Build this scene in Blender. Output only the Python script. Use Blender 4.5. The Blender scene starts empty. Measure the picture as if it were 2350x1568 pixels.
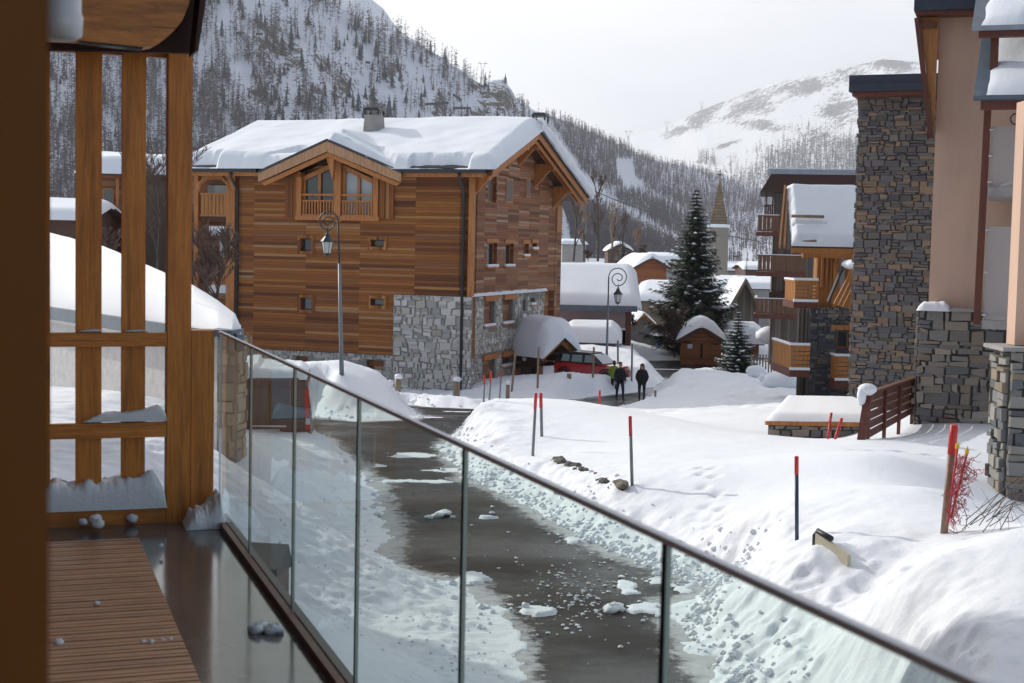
import bpy, math, random
import numpy as np
from mathutils import Vector, Matrix
random.seed(7); rng=np.random.default_rng(7)
HZ=.00013
S=bpy.context.scene; COL=S.collection; PI=math.pi; rad=math.radians
# ---------------- camera ----------------
FV=3300.0; CX,CY=1175.0,784.0; ROLL=.021; TH=math.atan(223/FV)
cam=bpy.data.cameras.new('camera'); cam.lens=36*FV/2350; cam.sensor_width=36; cam.clip_start=.05; cam.clip_end=20000
cam.dof.use_dof=True; cam.dof.focus_distance=30; cam.dof.aperture_fstop=7
co=bpy.data.objects.new('camera',cam); COL.objects.link(co)
RM=Matrix.Rotation(PI/2-TH,3,'X')@Matrix.Rotation(ROLL,3,'Z')
co.matrix_world=RM.to_4x4(); S.camera=co
def ray(px,py):
    return RM@Vector(((px-CX)/FV,-(py-CY)/FV,-1))
def U(px,py,Y):
    d=ray(px,py); return d*(Y/d.y)
def GZ(px,py,z):
    d=ray(px,py); return d*(z/d.z)
def xof(px,Y): return (px-CX)/FV*Y
def yh(px): return 561+.021*(px-CX)
def zof(px,py,Y): return U(px,py,Y).z
# ---------------- materials ----------------
def nt(name):
    m=bpy.data.materials.new(name); m.use_nodes=True; t=m.node_tree; return m,t,t.nodes,t.links,t.nodes['Principled BSDF']
def sock(l,a,v):
    if isinstance(v,bpy.types.NodeSocket): l.new(v,a)
    else: a.default_value=v
class NB:
    def __init__(s,t): s.t=t;s.n=t.nodes;s.l=t.links
    def math(s,op,a,b=0,c=None):
        x=s.n.new('ShaderNodeMath'); x.operation=op; sock(s.l,x.inputs[0],a); sock(s.l,x.inputs[1],b)
        if c is not None: sock(s.l,x.inputs[2],c)
        return x.outputs[0]
    def noise(s,vec,scale,detail=4,rough=.6):
        x=s.n.new('ShaderNodeTexNoise'); x.inputs['Scale'].default_value=scale; x.inputs['Detail'].default_value=detail; x.inputs['Roughness'].default_value=rough
        if vec is not None: s.l.new(vec,x.inputs['Vector'])
        return x.outputs['Fac']
    def mix(s,f,a,b,mode='MIX'):
        x=s.n.new('ShaderNodeMix'); x.data_type='RGBA'; x.blend_type=mode; sock(s.l,x.inputs[0],f)
        for k,v in ((6,a),(7,b)): sock(s.l,x.inputs[k],v if isinstance(v,bpy.types.NodeSocket) else (*v[:3],1))
        return x.outputs[2]
    def ramp(s,f,stops,interp='LINEAR'):
        x=s.n.new('ShaderNodeValToRGB'); x.color_ramp.interpolation=interp; e=x.color_ramp.elements
        while len(e)<len(stops): e.new(.5)
        for q,(p,c) in zip(e,stops): q.position=p; q.color=(*(c if len(c)==3 else c[:3]),1)
        s.l.new(f,x.inputs[0]); return x.outputs[0]
    def mapping(s,vec,sc=(1,1,1),loc=(0,0,0)):
        x=s.n.new('ShaderNodeMapping'); x.inputs['Scale'].default_value=sc; x.inputs['Location'].default_value=loc; s.l.new(vec,x.inputs['Vector']); return x.outputs[0]
    def comb(s,a,b,c):
        x=s.n.new('ShaderNodeCombineXYZ'); [sock(s.l,x.inputs[i],v) for i,v in enumerate((a,b,c))]; return x.outputs[0]
    def bump(s,h,st,dist=.02,prev=None):
        x=s.n.new('ShaderNodeBump'); x.inputs['Strength'].default_value=st; x.inputs['Distance'].default_value=dist; s.l.new(h,x.inputs['Height'])
        if prev is not None: s.l.new(prev,x.inputs['Normal'])
        return x.outputs[0]
    def tc(s):
        return s.n.new('ShaderNodeTexCoord')
def pm(name,c1,c2=None,scale=4,st=(1,1,1),rough=.7,bump=.3,bd=.01,metal=0,spec=.5,detail=5,lo=.35,hi=.65):
    m,t,n,l,p=nt(name); b=NB(t); c2=c2 or tuple(x*.75 for x in c1)
    v=b.mapping(b.tc().outputs['Object'],st); f=b.noise(v,scale,detail)
    l.new(b.ramp(f,[(lo,c1),(hi,c2)]),p.inputs['Base Color'])
    p.inputs['Roughness'].default_value=rough; p.inputs['Metallic'].default_value=metal; p.inputs['Specular IOR Level'].default_value=spec
    if bump: l.new(b.bump(b.noise(v,scale*3,5),bump,bd),p.inputs['Normal'])
    return m
def planks(name,stops,ph=.14,pw=3.0,vert=False,gap=.07,shift=0,rough=.75,grain=.25):
    m,t,n,l,p=nt(name); b=NB(t); tc=b.tc()
    sx=n.new('ShaderNodeSeparateXYZ'); l.new(tc.outputs['Object'],sx.inputs[0])
    sn=n.new('ShaderNodeSeparateXYZ'); l.new(tc.outputs['Normal'],sn.inputs[0])
    k=b.math('GREATER_THAN',b.math('ABSOLUTE',sn.outputs[0]),.6)
    u=b.math('ADD',b.math('MULTIPLY',sx.outputs[0],b.math('SUBTRACT',1,k)),b.math('MULTIPLY',sx.outputs[1],k))
    w=sx.outputs[2]
    if vert: u,w=w,u
    row=b.math('DIVIDE',w,ph); fr=b.math('FLOOR',row); ft=b.math('FRACT',row)
    uu=b.math('DIVIDE',u,pw)
    if shift:
        wn0=n.new('ShaderNodeTexWhiteNoise'); wn0.noise_dimensions='1D'; l.new(fr,wn0.inputs['W']); uu=b.math('ADD',uu,wn0.outputs[0])
    fc=b.math('FLOOR',uu)
    wn=n.new('ShaderNodeTexWhiteNoise'); wn.noise_dimensions='3D'; l.new(b.comb(fc,fr,k),wn.inputs['Vector'])
    base=b.ramp(wn.outputs[0],stops)
    g=b.noise(b.comb(b.math('MULTIPLY',u,1.3),b.math('MULTIPLY',w,28),b.math('MULTIPLY',wn.outputs[0],40)),1.0,6,.65)
    c=b.mix(b.math('MULTIPLY',grain*2,g),base,b.mix(1,base,(.35,.3,.28),'MULTIPLY'))
    gm=b.math('LESS_THAN',ft,gap)
    c=b.mix(b.math('MULTIPLY',gm,.75),c,(.02,.012,.008))
    l.new(c,p.inputs['Base Color']); p.inputs['Roughness'].default_value=rough
    h=b.math('ADD',b.math('MULTIPLY',b.math('GREATER_THAN',ft,gap),1.0),b.math('MULTIPLY',g,.3)); h=b.math('ADD',h,b.math('MULTIPLY',wn.outputs[0],.6))
    l.new(b.bump(h,.5,.012),p.inputs['Normal']); return m
def snowmat(name,fine=1,col=(.82,.85,.895)):
    m,t,n,l,p=nt(name); b=NB(t); o=b.tc().outputs['Object']
    f=b.noise(o,1.3,5); l.new(b.ramp(f,[(.3,col),(.7,tuple(x*.965 for x in col))]),p.inputs['Base Color'])
    p.inputs['Roughness'].default_value=.65; p.inputs['Specular IOR Level'].default_value=.35
    n1=b.bump(b.noise(o,5,6,.65),.3*fine,.05); n2=b.bump(b.noise(o,26,6,.8),.5*fine,.016,n1); l.new(n2,p.inputs['Normal']); return m
def attrmat(name,rough=.85,bump=.5,sc=14,mult=.35):
    m,t,n,l,p=nt(name); b=NB(t); a=n.new('ShaderNodeAttribute'); a.attribute_name='sc'; o=b.tc().outputs['Object']
    f=b.noise(o,sc,6,.7); l.new(b.mix(b.math('MULTIPLY',f,mult*2),a.outputs['Color'],b.mix(1,a.outputs['Color'],(.45,.43,.42),'MULTIPLY')),p.inputs['Base Color'])
    p.inputs['Roughness'].default_value=rough; l.new(b.bump(b.noise(o,sc*1.5,6,.7),bump,.02),p.inputs['Normal']); return m
def flat(name,c,rough=.5,metal=0,spec=.5,coat=0):
    m,t,n,l,p=nt(name); p.inputs['Base Color'].default_value=(*c,1); p.inputs['Roughness'].default_value=rough; p.inputs['Metallic'].default_value=metal; p.inputs['Specular IOR Level'].default_value=spec; p.inputs['Coat Weight'].default_value=coat
    return m
def wood(name,c,rough=.55,st=(14,14,.9),dark=.45,knots=True):
    m,t,n,l,p=nt(name); b=NB(t); o=b.tc().outputs['Object']; v=b.mapping(o,st)
    f=b.noise(v,1.0,6,.7); f2=b.noise(b.mapping(o,tuple(x*5 for x in st)),1.0,4,.7)
    cc=b.ramp(f,[(.25,tuple(x*dark for x in c)),(.5,c),(.75,tuple(min(1,x*1.25) for x in c))])
    cc=b.mix(b.ramp(f2,[(.38,(0,0,0)),(.64,(.6,.6,.6))]),cc,b.mix(1,cc,(.48,.40,.36),'MULTIPLY'))
    if knots:
        vo=n.new('ShaderNodeTexVoronoi'); l.new(b.mapping(o,(st[0]*.35,st[1]*.35,st[2]*1.6)),vo.inputs['Vector']); vo.inputs['Scale'].default_value=1
        kk=b.ramp(vo.outputs['Distance'],[(.05,(1,1,1)),(.13,(0,0,0))]); cc=b.mix(b.math('MULTIPLY',kk,.7),cc,(.03,.012,.006))
    l.new(cc,p.inputs['Base Color']); p.inputs['Roughness'].default_value=rough; l.new(b.bump(f2,.3,.004),p.inputs['Normal']); return m
MT={}
B5=[(0,(.13,.042,.013)),(.1,(.25,.08,.015)),(.35,(.41,.145,.022)),(.52,(.27,.09,.02)),(.72,(.48,.185,.034)),(.84,(.29,.12,.045)),(.93,(.6,.29,.085)),(1,(.44,.28,.16))]
MT['plank']=planks('chalet_planks',B5,.14,2.9,gap=.09,grain=.5)
MT['plankside']=planks('chalet_side_planks',[(0,(.17,.07,.035)),(.25,(.32,.12,.05)),(.5,(.42,.17,.065)),(.7,(.29,.15,.09)),(.85,(.48,.24,.12)),(1,(.55,.38,.26))],.135,1.7,gap=.06,grain=.4)
MT['vplank']=planks('vertical_boards',B5,.17,9,vert=True,gap=.08)
MT['oldplank']=planks('old_grey_boards',[(0,(.10,.08,.07)),(.5,(.17,.14,.12)),(1,(.25,.21,.18))],.18,9,vert=True,gap=.1)
MT['orangeplank']=planks('honey_boards',[(0,(.36,.15,.04)),(.5,(.46,.2,.06)),(1,(.40,.17,.05))],.15,9,gap=.12)
MT['hutplank']=planks('hut_boards',[(0,(.24,.08,.03)),(.5,(.32,.115,.04)),(1,(.36,.14,.05))],.14,9,gap=.08)
MT['trim']=wood('larch_trim',(.52,.2,.05),knots=False)
MT['trimtan']=wood('tan_bargeboard',(.5,.29,.15),knots=False)
MT['orange']=wood('honey_timber',(.47,.2,.052),knots=False)
MT['fence']=wood('stained_larch',(.66,.235,.035),rough=.5)
MT['beamend']=wood('stained_rafter',(.62,.23,.04),rough=.4,st=(2,14,14))
MT['railw']=wood('stained_rail',(.66,.235,.04),rough=.5,st=(1.2,14,14))
MT['postdark']=flat('dark_stained_post',(.10,.035,.006),.9,0,.05)
MT['brown']=wood('dark_brown_timber',(.09,.035,.02),knots=False)
MT['railold']=wood('old_brown_rail',(.17,.085,.045),knots=False)
MT['redbrown']=wood('red_brown_timber',(.14,.04,.022),knots=False)
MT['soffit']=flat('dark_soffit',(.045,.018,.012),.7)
MT['deck']=planks('deck_boards',[(0,(.36,.14,.06)),(.5,(.45,.19,.08)),(1,(.40,.18,.09))],.1,9,gap=.12,rough=.45)
MT['slate']=pm('slate_edge',(.035,.035,.04),(.06,.06,.065),8,rough=.7)
MT['metal']=flat('grey_metal',(.5,.51,.53),.45,.2)
MT['darkmetal']=flat('dark_metal',(.045,.05,.055),.5,.4)
MT['bluemetal']=pm('blue_grey_flashing',(.09,.12,.155),(.12,.15,.19),3,rough=.45,bump=.05)
MT['navymetal']=pm('dark_blue_flashing',(.018,.026,.045),(.028,.038,.06),3,rough=.4,bump=.05)
MT['zinc']=pm('zinc_grey',(.3,.33,.37),(.24,.26,.3),3,rough=.45,bump=.05); MT['rail']=flat('brushed_rail',(.7,.74,.8),.5,.0)
MT['lampiron']=flat('wrought_iron',(.05,.06,.065),.5,.5)
MT['lamppole']=flat('painted_pole',(.2,.24,.26),.45,.3)
MT['lampglass']=flat('frosted_lamp_glass',(.65,.68,.66),.3)
MT['glassdark']=flat('window_glass',(.03,.04,.05),.06,0,.9)
MT['glasspale']=flat('curtained_window',(.34,.38,.42),.15,0,.8)
MT['curtain']=flat('brown_curtain',(.16,.12,.1),.6)
MT['panelw']=flat('white_panel',(.62,.63,.66),.5)
MT['plaster']=pm('salmon_plaster',(.64,.43,.32),(.47,.32,.25),.9,(1,1,.35),.9,.5,.012,lo=.3,hi=.75,detail=9)
MT['plasterpink']=pm('mauve_plaster',(.36,.27,.27),(.31,.24,.25),.8,(1,1,.5),.9,.2,.01)
MT['plasterwhite']=pm('white_roughcast',(.62,.61,.6),(.52,.51,.5),6,rough=.95,bump=.6,bd=.02)
MT['concrete']=pm('concrete',(.34,.32,.3),(.26,.25,.24),3,rough=.8,bump=.3)
MT['mortar']=pm('mortar',(.27,.265,.25),(.2,.2,.195),8,rough=.95,bump=.5)
MT['mortard']=pm('dark_mortar',(.085,.08,.075),(.06,.058,.055),8,rough=.95,bump=.5)
MT['stone']=attrmat('stone_blocks')
MT['snow']=snowmat('snow'); MT['snowsoft']=snowmat('smooth_snow',.45)
MT['red']=flat('red_paint',(.55,.03,.025),.5); MT['stakegrey']=flat('stake_grey',(.2,.21,.22),.6); MT['stakenavy']=flat('stake_navy',(.03,.05,.09),.5)
MT['stakewood']=wood('stake_wood',(.3,.22,.15),knots=False); MT['yellow']=flat('yellow_cap',(.6,.45,.02),.6)
MT['bark']=pm('bark',(.09,.065,.05),(.05,.038,.03),12,(1,1,.3),.9,.6,.02)
MT['needle']=pm('needles',(.024,.042,.026),(.04,.06,.034),3,rough=.8,bump=0)
MT['twig']=flat('twigs',(.10,.065,.05),.9); MT['twigfar']=flat('larch_wood',(.10,.074,.078),.95)
MT['conifer_far']=flat('far_conifer',(.045,.055,.055),.95)
MT['carred']=flat('red_car_paint',(.42,.008,.012),.25,0,.6,1); MT['carblack']=flat('black_car_paint',(.012,.013,.015),.25,0,.6,.6)
MT['vanpaint']=flat('dark_van_paint',(.03,.02,.035),.3,0,.6,.6); MT['tyre']=flat('tyre',(.018,.018,.018),.9); MT['chrome']=flat('chrome',(.6,.6,.62),.2,1)
MT['lightred']=flat('red_light',(.5,.02,.02),.2); MT['lightclear']=flat('clear_light',(.6,.62,.65),.15); MT['white']=flat('white_paint',(.75,.75,.75),.5)
MT['skin']=flat('skin',(.45,.26,.19),.6); MT['hair']=flat('dark_hair',(.03,.018,.012),.7); MT['navycloth']=flat('dark_navy_cloth',(.012,.014,.022),.9); MT['jeans']=flat('dark_jeans',(.02,.03,.05),.9)
MT['blackcloth']=flat('black_cloth',(.01,.01,.012),.9); MT['boot']=flat('boots',(.05,.035,.025),.8); MT['hivis']=flat('hi_vis_cloth',(.2,.3,.03),.8)
MT['bluecloth']=flat('blue_coat',(.02,.12,.25),.8); MT['redcloth']=flat('red_coat',(.5,.05,.04),.8); MT['purple']=flat('purple_plastic',(.12,.08,.3),.4)
MT['boxbrown']=flat('brown_box_metal',(.11,.055,.04),.5); MT['panelbeige']=pm('beige_panel',(.5,.45,.33),(.44,.4,.3),4,bump=.1)
# frosted guard glass and clear balustrade glass
def glassm(name,tint,refl,frost=0):
    m,t,n,l,p=nt(name); n.remove(p); out=n['Material Output']; tr=n.new('ShaderNodeBsdfTransparent'); tr.inputs[0].default_value=(*tint,1)
    gl=n.new('ShaderNodeBsdfGlossy'); gl.inputs['Roughness'].default_value=.0 if not frost else .3; gl.inputs['Color'].default_value=(.95,.98,1,1)
    fr=n.new('ShaderNodeFresnel'); fr.inputs[0].default_value=refl; mx=n.new('ShaderNodeMixShader'); ge=n.new('ShaderNodeNewGeometry'); bb=NB(t); l.new(bb.math('MULTIPLY',fr.outputs[0],bb.math('SUBTRACT',1,ge.outputs['Backfacing'])),mx.inputs[0]); l.new(tr.outputs[0],mx.inputs[1]); l.new(gl.outputs[0],mx.inputs[2])
    r=mx.outputs[0]
    if frost:
        df=n.new('ShaderNodeBsdfDiffuse'); df.inputs[0].default_value=(.5,.47,.46,1); m2=n.new('ShaderNodeMixShader'); m2.inputs[0].default_value=frost; l.new(r,m2.inputs[1]); l.new(df.outputs[0],m2.inputs[2]); r=m2.outputs[0]
    l.new(r,out.inputs[0]); return m
MT['glass']=glassm('balustrade_glass',(.92,.97,.955),1.37)
MT['frost']=glassm('frosted_guard_glass',(.9,.88,.87),1.4,.55)
MT['glassedge']=flat('glass_edge',(.42,.5,.48),.15,0,.8)
# ---------------- mesh builder ----------------
class MB:
    def __init__(s): s.v=[];s.f=[];s.m=[];s.c=[]
    def add(s,vs,fs,mi=0,col=None):
        o=len(s.v); s.v+= [tuple(v) for v in vs]
        for f in fs: s.f.append(tuple(o+i for i in f)); s.m.append(mi); s.c.append(col or (.5,.5,.5))
        return s
    def hexa(s,p,mi=0,col=None):
        return s.add(p,[(0,3,2,1),(4,5,6,7),(0,1,5,4),(1,2,6,5),(2,3,7,6),(3,0,4,7)],mi,col)
    def box(s,x0,x1,y0,y1,z0,z1,mi=0,col=None):
        return s.hexa([(x0,y0,z0),(x1,y0,z0),(x1,y1,z0),(x0,y1,z0),(x0,y0,z1),(x1,y0,z1),(x1,y1,z1),(x0,y1,z1)],mi,col)
    def prism(s,poly,ext,mi=0):   # poly: 3D pts, ext: vector
        n=len(poly); e=Vector(ext); vs=[Vector(p) for p in poly]+[Vector(p)+e for p in poly]
        return s.add(vs,[tuple(range(n))[::-1],tuple(range(n,2*n))]+[(i,(i+1)%n,n+(i+1)%n,n+i) for i in range(n)],mi)
    def beam(s,a,b,w,h,mi=0,up=(0,0,1)):
        a=Vector(a);b=Vector(b);d=(b-a).normalized();u=Vector(up)
        if abs(d.dot(u))>.98: u=Vector((0,1,0))
        x=d.cross(u).normalized()*w/2; y=x.cross(d).normalized()*h/2
        return s.hexa([a-x-y,a+x-y,b+x-y,b-x-y,a-x+y,a+x+y,b+x+y,b-x+y],mi)
    def tube(s,pts,r,n=8,mi=0,cap=True):
        pts=[Vector(p) for p in pts]; rr=r if isinstance(r,(list,tuple)) else [r]*len(pts); o=len(s.v); prev=None
        for i,p in enumerate(pts):
            d=(pts[min(i+1,len(pts)-1)]-pts[max(i-1,0)])
            d=d.normalized() if d.length>1e-9 else Vector((0,0,1))
            if prev is None: x=d.orthogonal().normalized()
            else:
                x=prev-d*prev.dot(d); x=x.normalized() if x.length>1e-6 else d.orthogonal().normalized()
            prev=x; y=d.cross(x)
            for k in range(n):
                a=2*PI*k/n; s.v.append(tuple(p+(x*math.cos(a)+y*math.sin(a))*rr[i]))
        fs=[]
        for i in range(len(pts)-1):
            for k in range(n): fs.append((o+i*n+k,o+i*n+(k+1)%n,o+(i+1)*n+(k+1)%n,o+(i+1)*n+k))
        if cap: fs+=[tuple(o+k for k in range(n))[::-1],tuple(o+(len(pts)-1)*n+k for k in range(n))]
        for f in fs: s.f.append(f); s.m.append(mi); s.c.append((.5,.5,.5))
        return s
    def lathe(s,prof,c=(0,0,0),n=16,axis='z',mi=0):
        c=Vector(c); o=len(s.v)
        for r,z in prof:
            for k in range(n):
                a=2*PI*k/n; q=(r*math.cos(a),r*math.sin(a),z)
                if axis=='y': q=(q[0],q[2],q[1])
                if axis=='x': q=(q[2],q[0],q[1])
                s.v.append(tuple(c+Vector(q)))
        for i in range(len(prof)-1):
            for k in range(n): s.f.append((o+i*n+k,o+i*n+(k+1)%n,o+(i+1)*n+(k+1)%n,o+(i+1)*n+k)); s.m.append(mi); s.c.append((.5,.5,.5))
        return s
    def blob(s,c,r,mi=0,jit=.15,seed=0,nu=10,nv=7):
        R=random.Random(seed); c=Vector(c); r=r if isinstance(r,(tuple,list)) else (r,r,r); o=len(s.v)
        for j in range(nv+1):
            t=PI*j/nv
            for k in range(nu):
                a=2*PI*k/nu; q=1+R.uniform(-jit,jit)
                s.v.append((c.x+r[0]*q*math.sin(t)*math.cos(a),c.y+r[1]*q*math.sin(t)*math.sin(a),c.z+r[2]*q*math.cos(t)))
        for j in range(nv):
            for k in range(nu): s.f.append((o+j*nu+k,o+j*nu+(k+1)%nu,o+(j+1)*nu+(k+1)%nu,o+(j+1)*nu+k)); s.m.append(mi); s.c.append((.5,.5,.5))
        return s
    def build(s,name,mats,parent=None,smooth=False,label=None,cols=False,loc=None):
        me=bpy.data.meshes.new(name); vs=s.v
        if loc is not None: vs=[(x-loc[0],y-loc[1],z-loc[2]) for x,y,z in vs]
        me.from_pydata(vs,[],s.f); mats=mats if isinstance(mats,(list,tuple)) else [mats]
        for m in mats: me.materials.append(MT[m] if isinstance(m,str) else m)
        me.polygons.foreach_set('material_index',s.m)
        if smooth: me.polygons.foreach_set('use_smooth',[True]*len(s.f))
        if cols:
            a=me.attributes.new('sc','FLOAT_COLOR','FACE'); a.data.foreach_set('color',np.array([(*c,1) for c in s.c],dtype=np.float32).ravel())
        me.update(); o=bpy.data.objects.new(name,me); COL.objects.link(o)
        if parent is not None: o.parent=parent
        if loc is not None: o.location=loc
        if label: o['label']=label
        return o
def tag(o,label,cat=None,group=None,kind=None):
    if label: o['label']=label
    if cat: o['category']=cat
    if group: o['group']=group
    if kind: o['kind']=kind
    return o
def thing(name,label,cat,loc=(0,0,0),rz=0,group=None):
    o=bpy.data.objects.new(name,None); COL.objects.link(o); o.location=loc; o.rotation_euler=(0,0,rz); o.empty_display_size=.3
    return tag(o,label,cat,group)
def dup(root,loc,rz,label,scale=1):
    r=root.copy(); COL.objects.link(r); r.location=loc; r.rotation_euler=(0,0,rz); r['label']=label; r.scale=(scale,)*3
    for ch in list(root.children):
        c=ch.copy(); COL.objects.link(c); c.parent=r
        for g in ch.children:
            d=g.copy(); COL.objects.link(d); d.parent=c
    return r
class Fr:
    """local frame of a building: origin, x axis angle"""
    def __init__(s,o,a): s.o=Vector(o); s.a=a; s.R=Matrix.Rotation(a,3,'Z'); s.Ri=s.R.inverted(); s.c=s.Ri@(-s.o)
    def _r(s,px,py): return s.Ri@ray(px,py)
    def oy(s,px,py,y=0): d=s._r(px,py); t=(y-s.c.y)/d.y; p=s.c+d*t; return p.x,p.z
    def ox(s,px,py,x=0): d=s._r(px,py); t=(x-s.c.x)/d.x; p=s.c+d*t; return p.y,p.z
    def oz(s,px,py,z=0): d=s._r(px,py); t=(z-s.c.z)/d.z; p=s.c+d*t; return p.x,p.y
    def w(s,p): return s.o+s.R@Vector(p)
    def ry(s,x0,y0,x1,y1,y=0):
        a=s.oy(x0,y0,y); b=s.oy(x1,y1,y); return min(a[0],b[0]),max(a[0],b[0]),min(a[1],b[1]),max(a[1],b[1])
    def rx(s,x0,y0,x1,y1,x=0):
        a=s.ox(x0,y0,x); b=s.ox(x1,y1,x); return min(a[0],b[0]),max(a[0],b[0]),min(a[1],b[1]),max(a[1],b[1])
# P mappers: (u,z,d) d = outward
PY=lambda y0: (lambda u,z,d:(u,y0-d,z))       # wall facing -y
PX=lambda x0: (lambda u,z,d:(x0+d,u,z))       # wall facing +x
PXN=lambda x0: (lambda u,z,d:(x0-d,u,z))      # wall facing -x
def wallh(mb,P,u0,u1,z0,z1,holes=(),dep=.3,thick=.35,mi=0):
    us=sorted({u0,u1,*[min(max(h[i],u0),u1) for h in holes for i in (0,1)]}); zs=sorted({z0,z1,*[min(max(h[i],z0),z1) for h in holes for i in (2,3)]})
    ins=lambda u,z: any(h[0]<u<h[1] and h[2]<z<h[3] for h in holes)
    for a,b in zip(us,us[1:]):
        for c,d in zip(zs,zs[1:]):
            if b-a<1e-4 or d-c<1e-4 or ins((a+b)/2,(c+d)/2): continue
            mb.add([P(a,c,0),P(b,c,0),P(b,d,0),P(a,d,0)],[(0,1,2,3)],mi)
    for h in holes:
        a,b,c,d=h
        for q in ([(a,c),(b,c)],[(b,c),(b,d)],[(b,d),(a,d)],[(a,d),(a,c)]):
            mb.add([P(*q[0],0),P(*q[1],0),P(*q[1],-dep),P(*q[0],-dep)],[(0,1,2,3)],mi)
    # back and rim
    mb.add([P(u0,z0,0),P(u1,z0,0),P(u1,z1,0),P(u0,z1,0),P(u0,z0,-thick-dep),P(u1,z0,-thick-dep),P(u1,z1,-thick-dep),P(u0,z1,-thick-dep)],[(4,5,6,7),(0,1,5,4),(1,2,6,5),(2,3,7,6),(3,0,4,7)],mi)
def stones(mb,P,u0,u1,z0,z1,pal,holes=(),h=(.1,.24),w=(.18,.6),jit=.02,dep=.05,seed=1,top=None,gap=.012):
    R=random.Random(seed); z=z0
    while z<z1-.03:
        hh=R.uniform(*h); hh=min(hh,z1-z); u=u0-R.uniform(0,w[0])
        while u<u1-.03:
            ww=R.uniform(*w); a=max(u,u0); b=min(u+ww,u1); u+=ww
            if b-a<.04: continue
            parts=[(z,z+hh)]
            if hh>h[1]*.7 and R.random()<.45: m=z+hh*R.uniform(.35,.65); parts=[(z,m),(m,z+hh)]
            elif R.random()<.12: parts=[(z-hh*.25,z+hh)]
            for c,d in parts:
                if any(q[0]<b-.02 and q[1]>a+.02 and q[2]<d-.02 and q[3]>c+.02 for q in holes): continue
                if top and (c+d)/2>top((a+b)/2): continue
                e=R.uniform(.25,1)*dep; g=gap
                j=lambda: R.uniform(-jit,jit)
                j2=min(jit,(d-c)*.3)
                k=lambda: R.uniform(-j2,j2)
                f=[(a+g+abs(j()),c+g+k()),(b-g-abs(j()),c+g+k()),(b-g-abs(j()),d-g+k()),(a+g+abs(j()),d-g+k())]
                col=pal[int(R.random()**1.0*len(pal))%len(pal)]; s=R.uniform(.82,1.18); col=tuple(x*s for x in col)
                mu=(a+b)/2; mz=(c+d)/2
                fr=[P(mu+(x-mu)*.94,mz+(y-mz)*.9,e) for x,y in f]; bk=[P(x,y,-.02) for x,y in f]; md=[P(x,y,e*.7) for x,y in f]
                mb.add(bk+md+fr,[(0,1,5,4),(1,2,6,5),(2,3,7,6),(3,0,4,7),(4,5,9,8),(5,6,10,9),(6,7,11,10),(7,4,8,11),(8,9,10,11)],0,col)
        z+=hh
def window(par,P,h,dep=.22,fr='trim',gl='glassdark',mull=True,sill=None,name='window',fw=.07):
    a,b,c,d=h; m=MB()
    def bx(a,b,c,d,o0,o1,m=m):
        q=[P(a,c,o0),P(b,c,o0),P(b,d,o0),P(a,d,o0),P(a,c,o1),P(b,c,o1),P(b,d,o1),P(a,d,o1)]
        m.add(q,[(0,1,2,3),(4,5,6,7),(0,1,5,4),(1,2,6,5),(2,3,7,6),(3,0,4,7)])
    o0,o1=-dep+.001,-dep+.06
    bx(a,a+fw,c,d,o0,o1);bx(b-fw,b,c,d,o0,o1);bx(a+fw,b-fw,c,c+fw,o0,o1);bx(a+fw,b-fw,d-fw,d,o0,o1)
    if mull: mm=(a+b)/2; bx(mm-fw/2,mm+fw/2,c+fw,d-fw,o0,o1)
    o=m.build(name,fr,par); g=MB(); bx(a+fw,b-fw,c+fw,d-fw,-dep-.03,-dep+.02,g); g.build('pane',gl,o)
    if sill:
        s=MB(); bx(a-.1,b+.1,c-.08,c,-.05,.12,s); sn=s.build('sill','concrete' if sill=='c' else fr,o)
        s=MB(); bx(a-.06,b+.06,c+.001,c+.12,-.12,.1,s); s.build('sill_snow','snowsoft',o)
    return o
def surf(mb,pf,nu,nv,mi=0):
    o=len(mb.v)
    for j in range(nv+1):
        for i in range(nu+1): mb.v.append(tuple(pf(i/nu,j/nv)))
    for j in range(nv):
        for i in range(nu):
            a=o+j*(nu+1)+i; mb.f.append((a,a+1,a+nu+2,a+nu+1)); mb.m.append(mi); mb.c.append((.5,.5,.5))
# ---------------- noise ----------------
def vn(x,y,s=0):
    x=np.asarray(x,float); y=np.asarray(y,float); xi=np.floor(x).astype(np.int64); yi=np.floor(y).astype(np.int64); fx=x-xi; fy=y-yi
    fx=fx*fx*(3-2*fx); fy=fy*fy*(3-2*fy)
    def h(a,b):
        n=(a*374761393+b*668265263+s*1274126177)&0x7fffffff; n=((n^(n>>13))*1274126177)&0x7fffffff; n=n^(n>>16); return (n&0xffff)/65535.
    return (h(xi,yi)*(1-fx)+h(xi+1,yi)*fx)*(1-fy)+(h(xi,yi+1)*(1-fx)+h(xi+1,yi+1)*fx)*fy
def fbm(x,y,o=4,s=0,g=.5):
    t=0;a=1;n=0
    for i in range(o): t=t+a*vn(np.asarray(x)*2**i,np.asarray(y)*2**i,s+i); n+=a; a*=g
    return t/n-.5
def sstep(a,b,x): t=np.clip((x-a)/(b-a),0,1); return t*t*(3-2*t)
def ridged(x,y,o=4,s=0):
    t=0;a=1;n=0
    for i in range(o): t=t+a*(1-abs(2*vn(np.asarray(x)*2**i,np.asarray(y)*2**i,s+i)-1)); n+=a; a*=.5
    return t/n
def gridmesh(name,X,Y,Z,mats,keep=None,attr=None,smooth=True):
    nr,nc=X.shape; V=np.stack([X,Y,Z],-1).reshape(-1,3); i=np.arange(nr*nc).reshape(nr,nc)
    F=np.stack([i[:-1,:-1],i[:-1,1:],i[1:,1:],i[1:,:-1]],-1).reshape(-1,4)
    if keep is not None: k=keep.reshape(-1)[F].any(1); F=F[k]
    return npmesh(name,V,F,mats,attr=attr,smooth=smooth)
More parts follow.
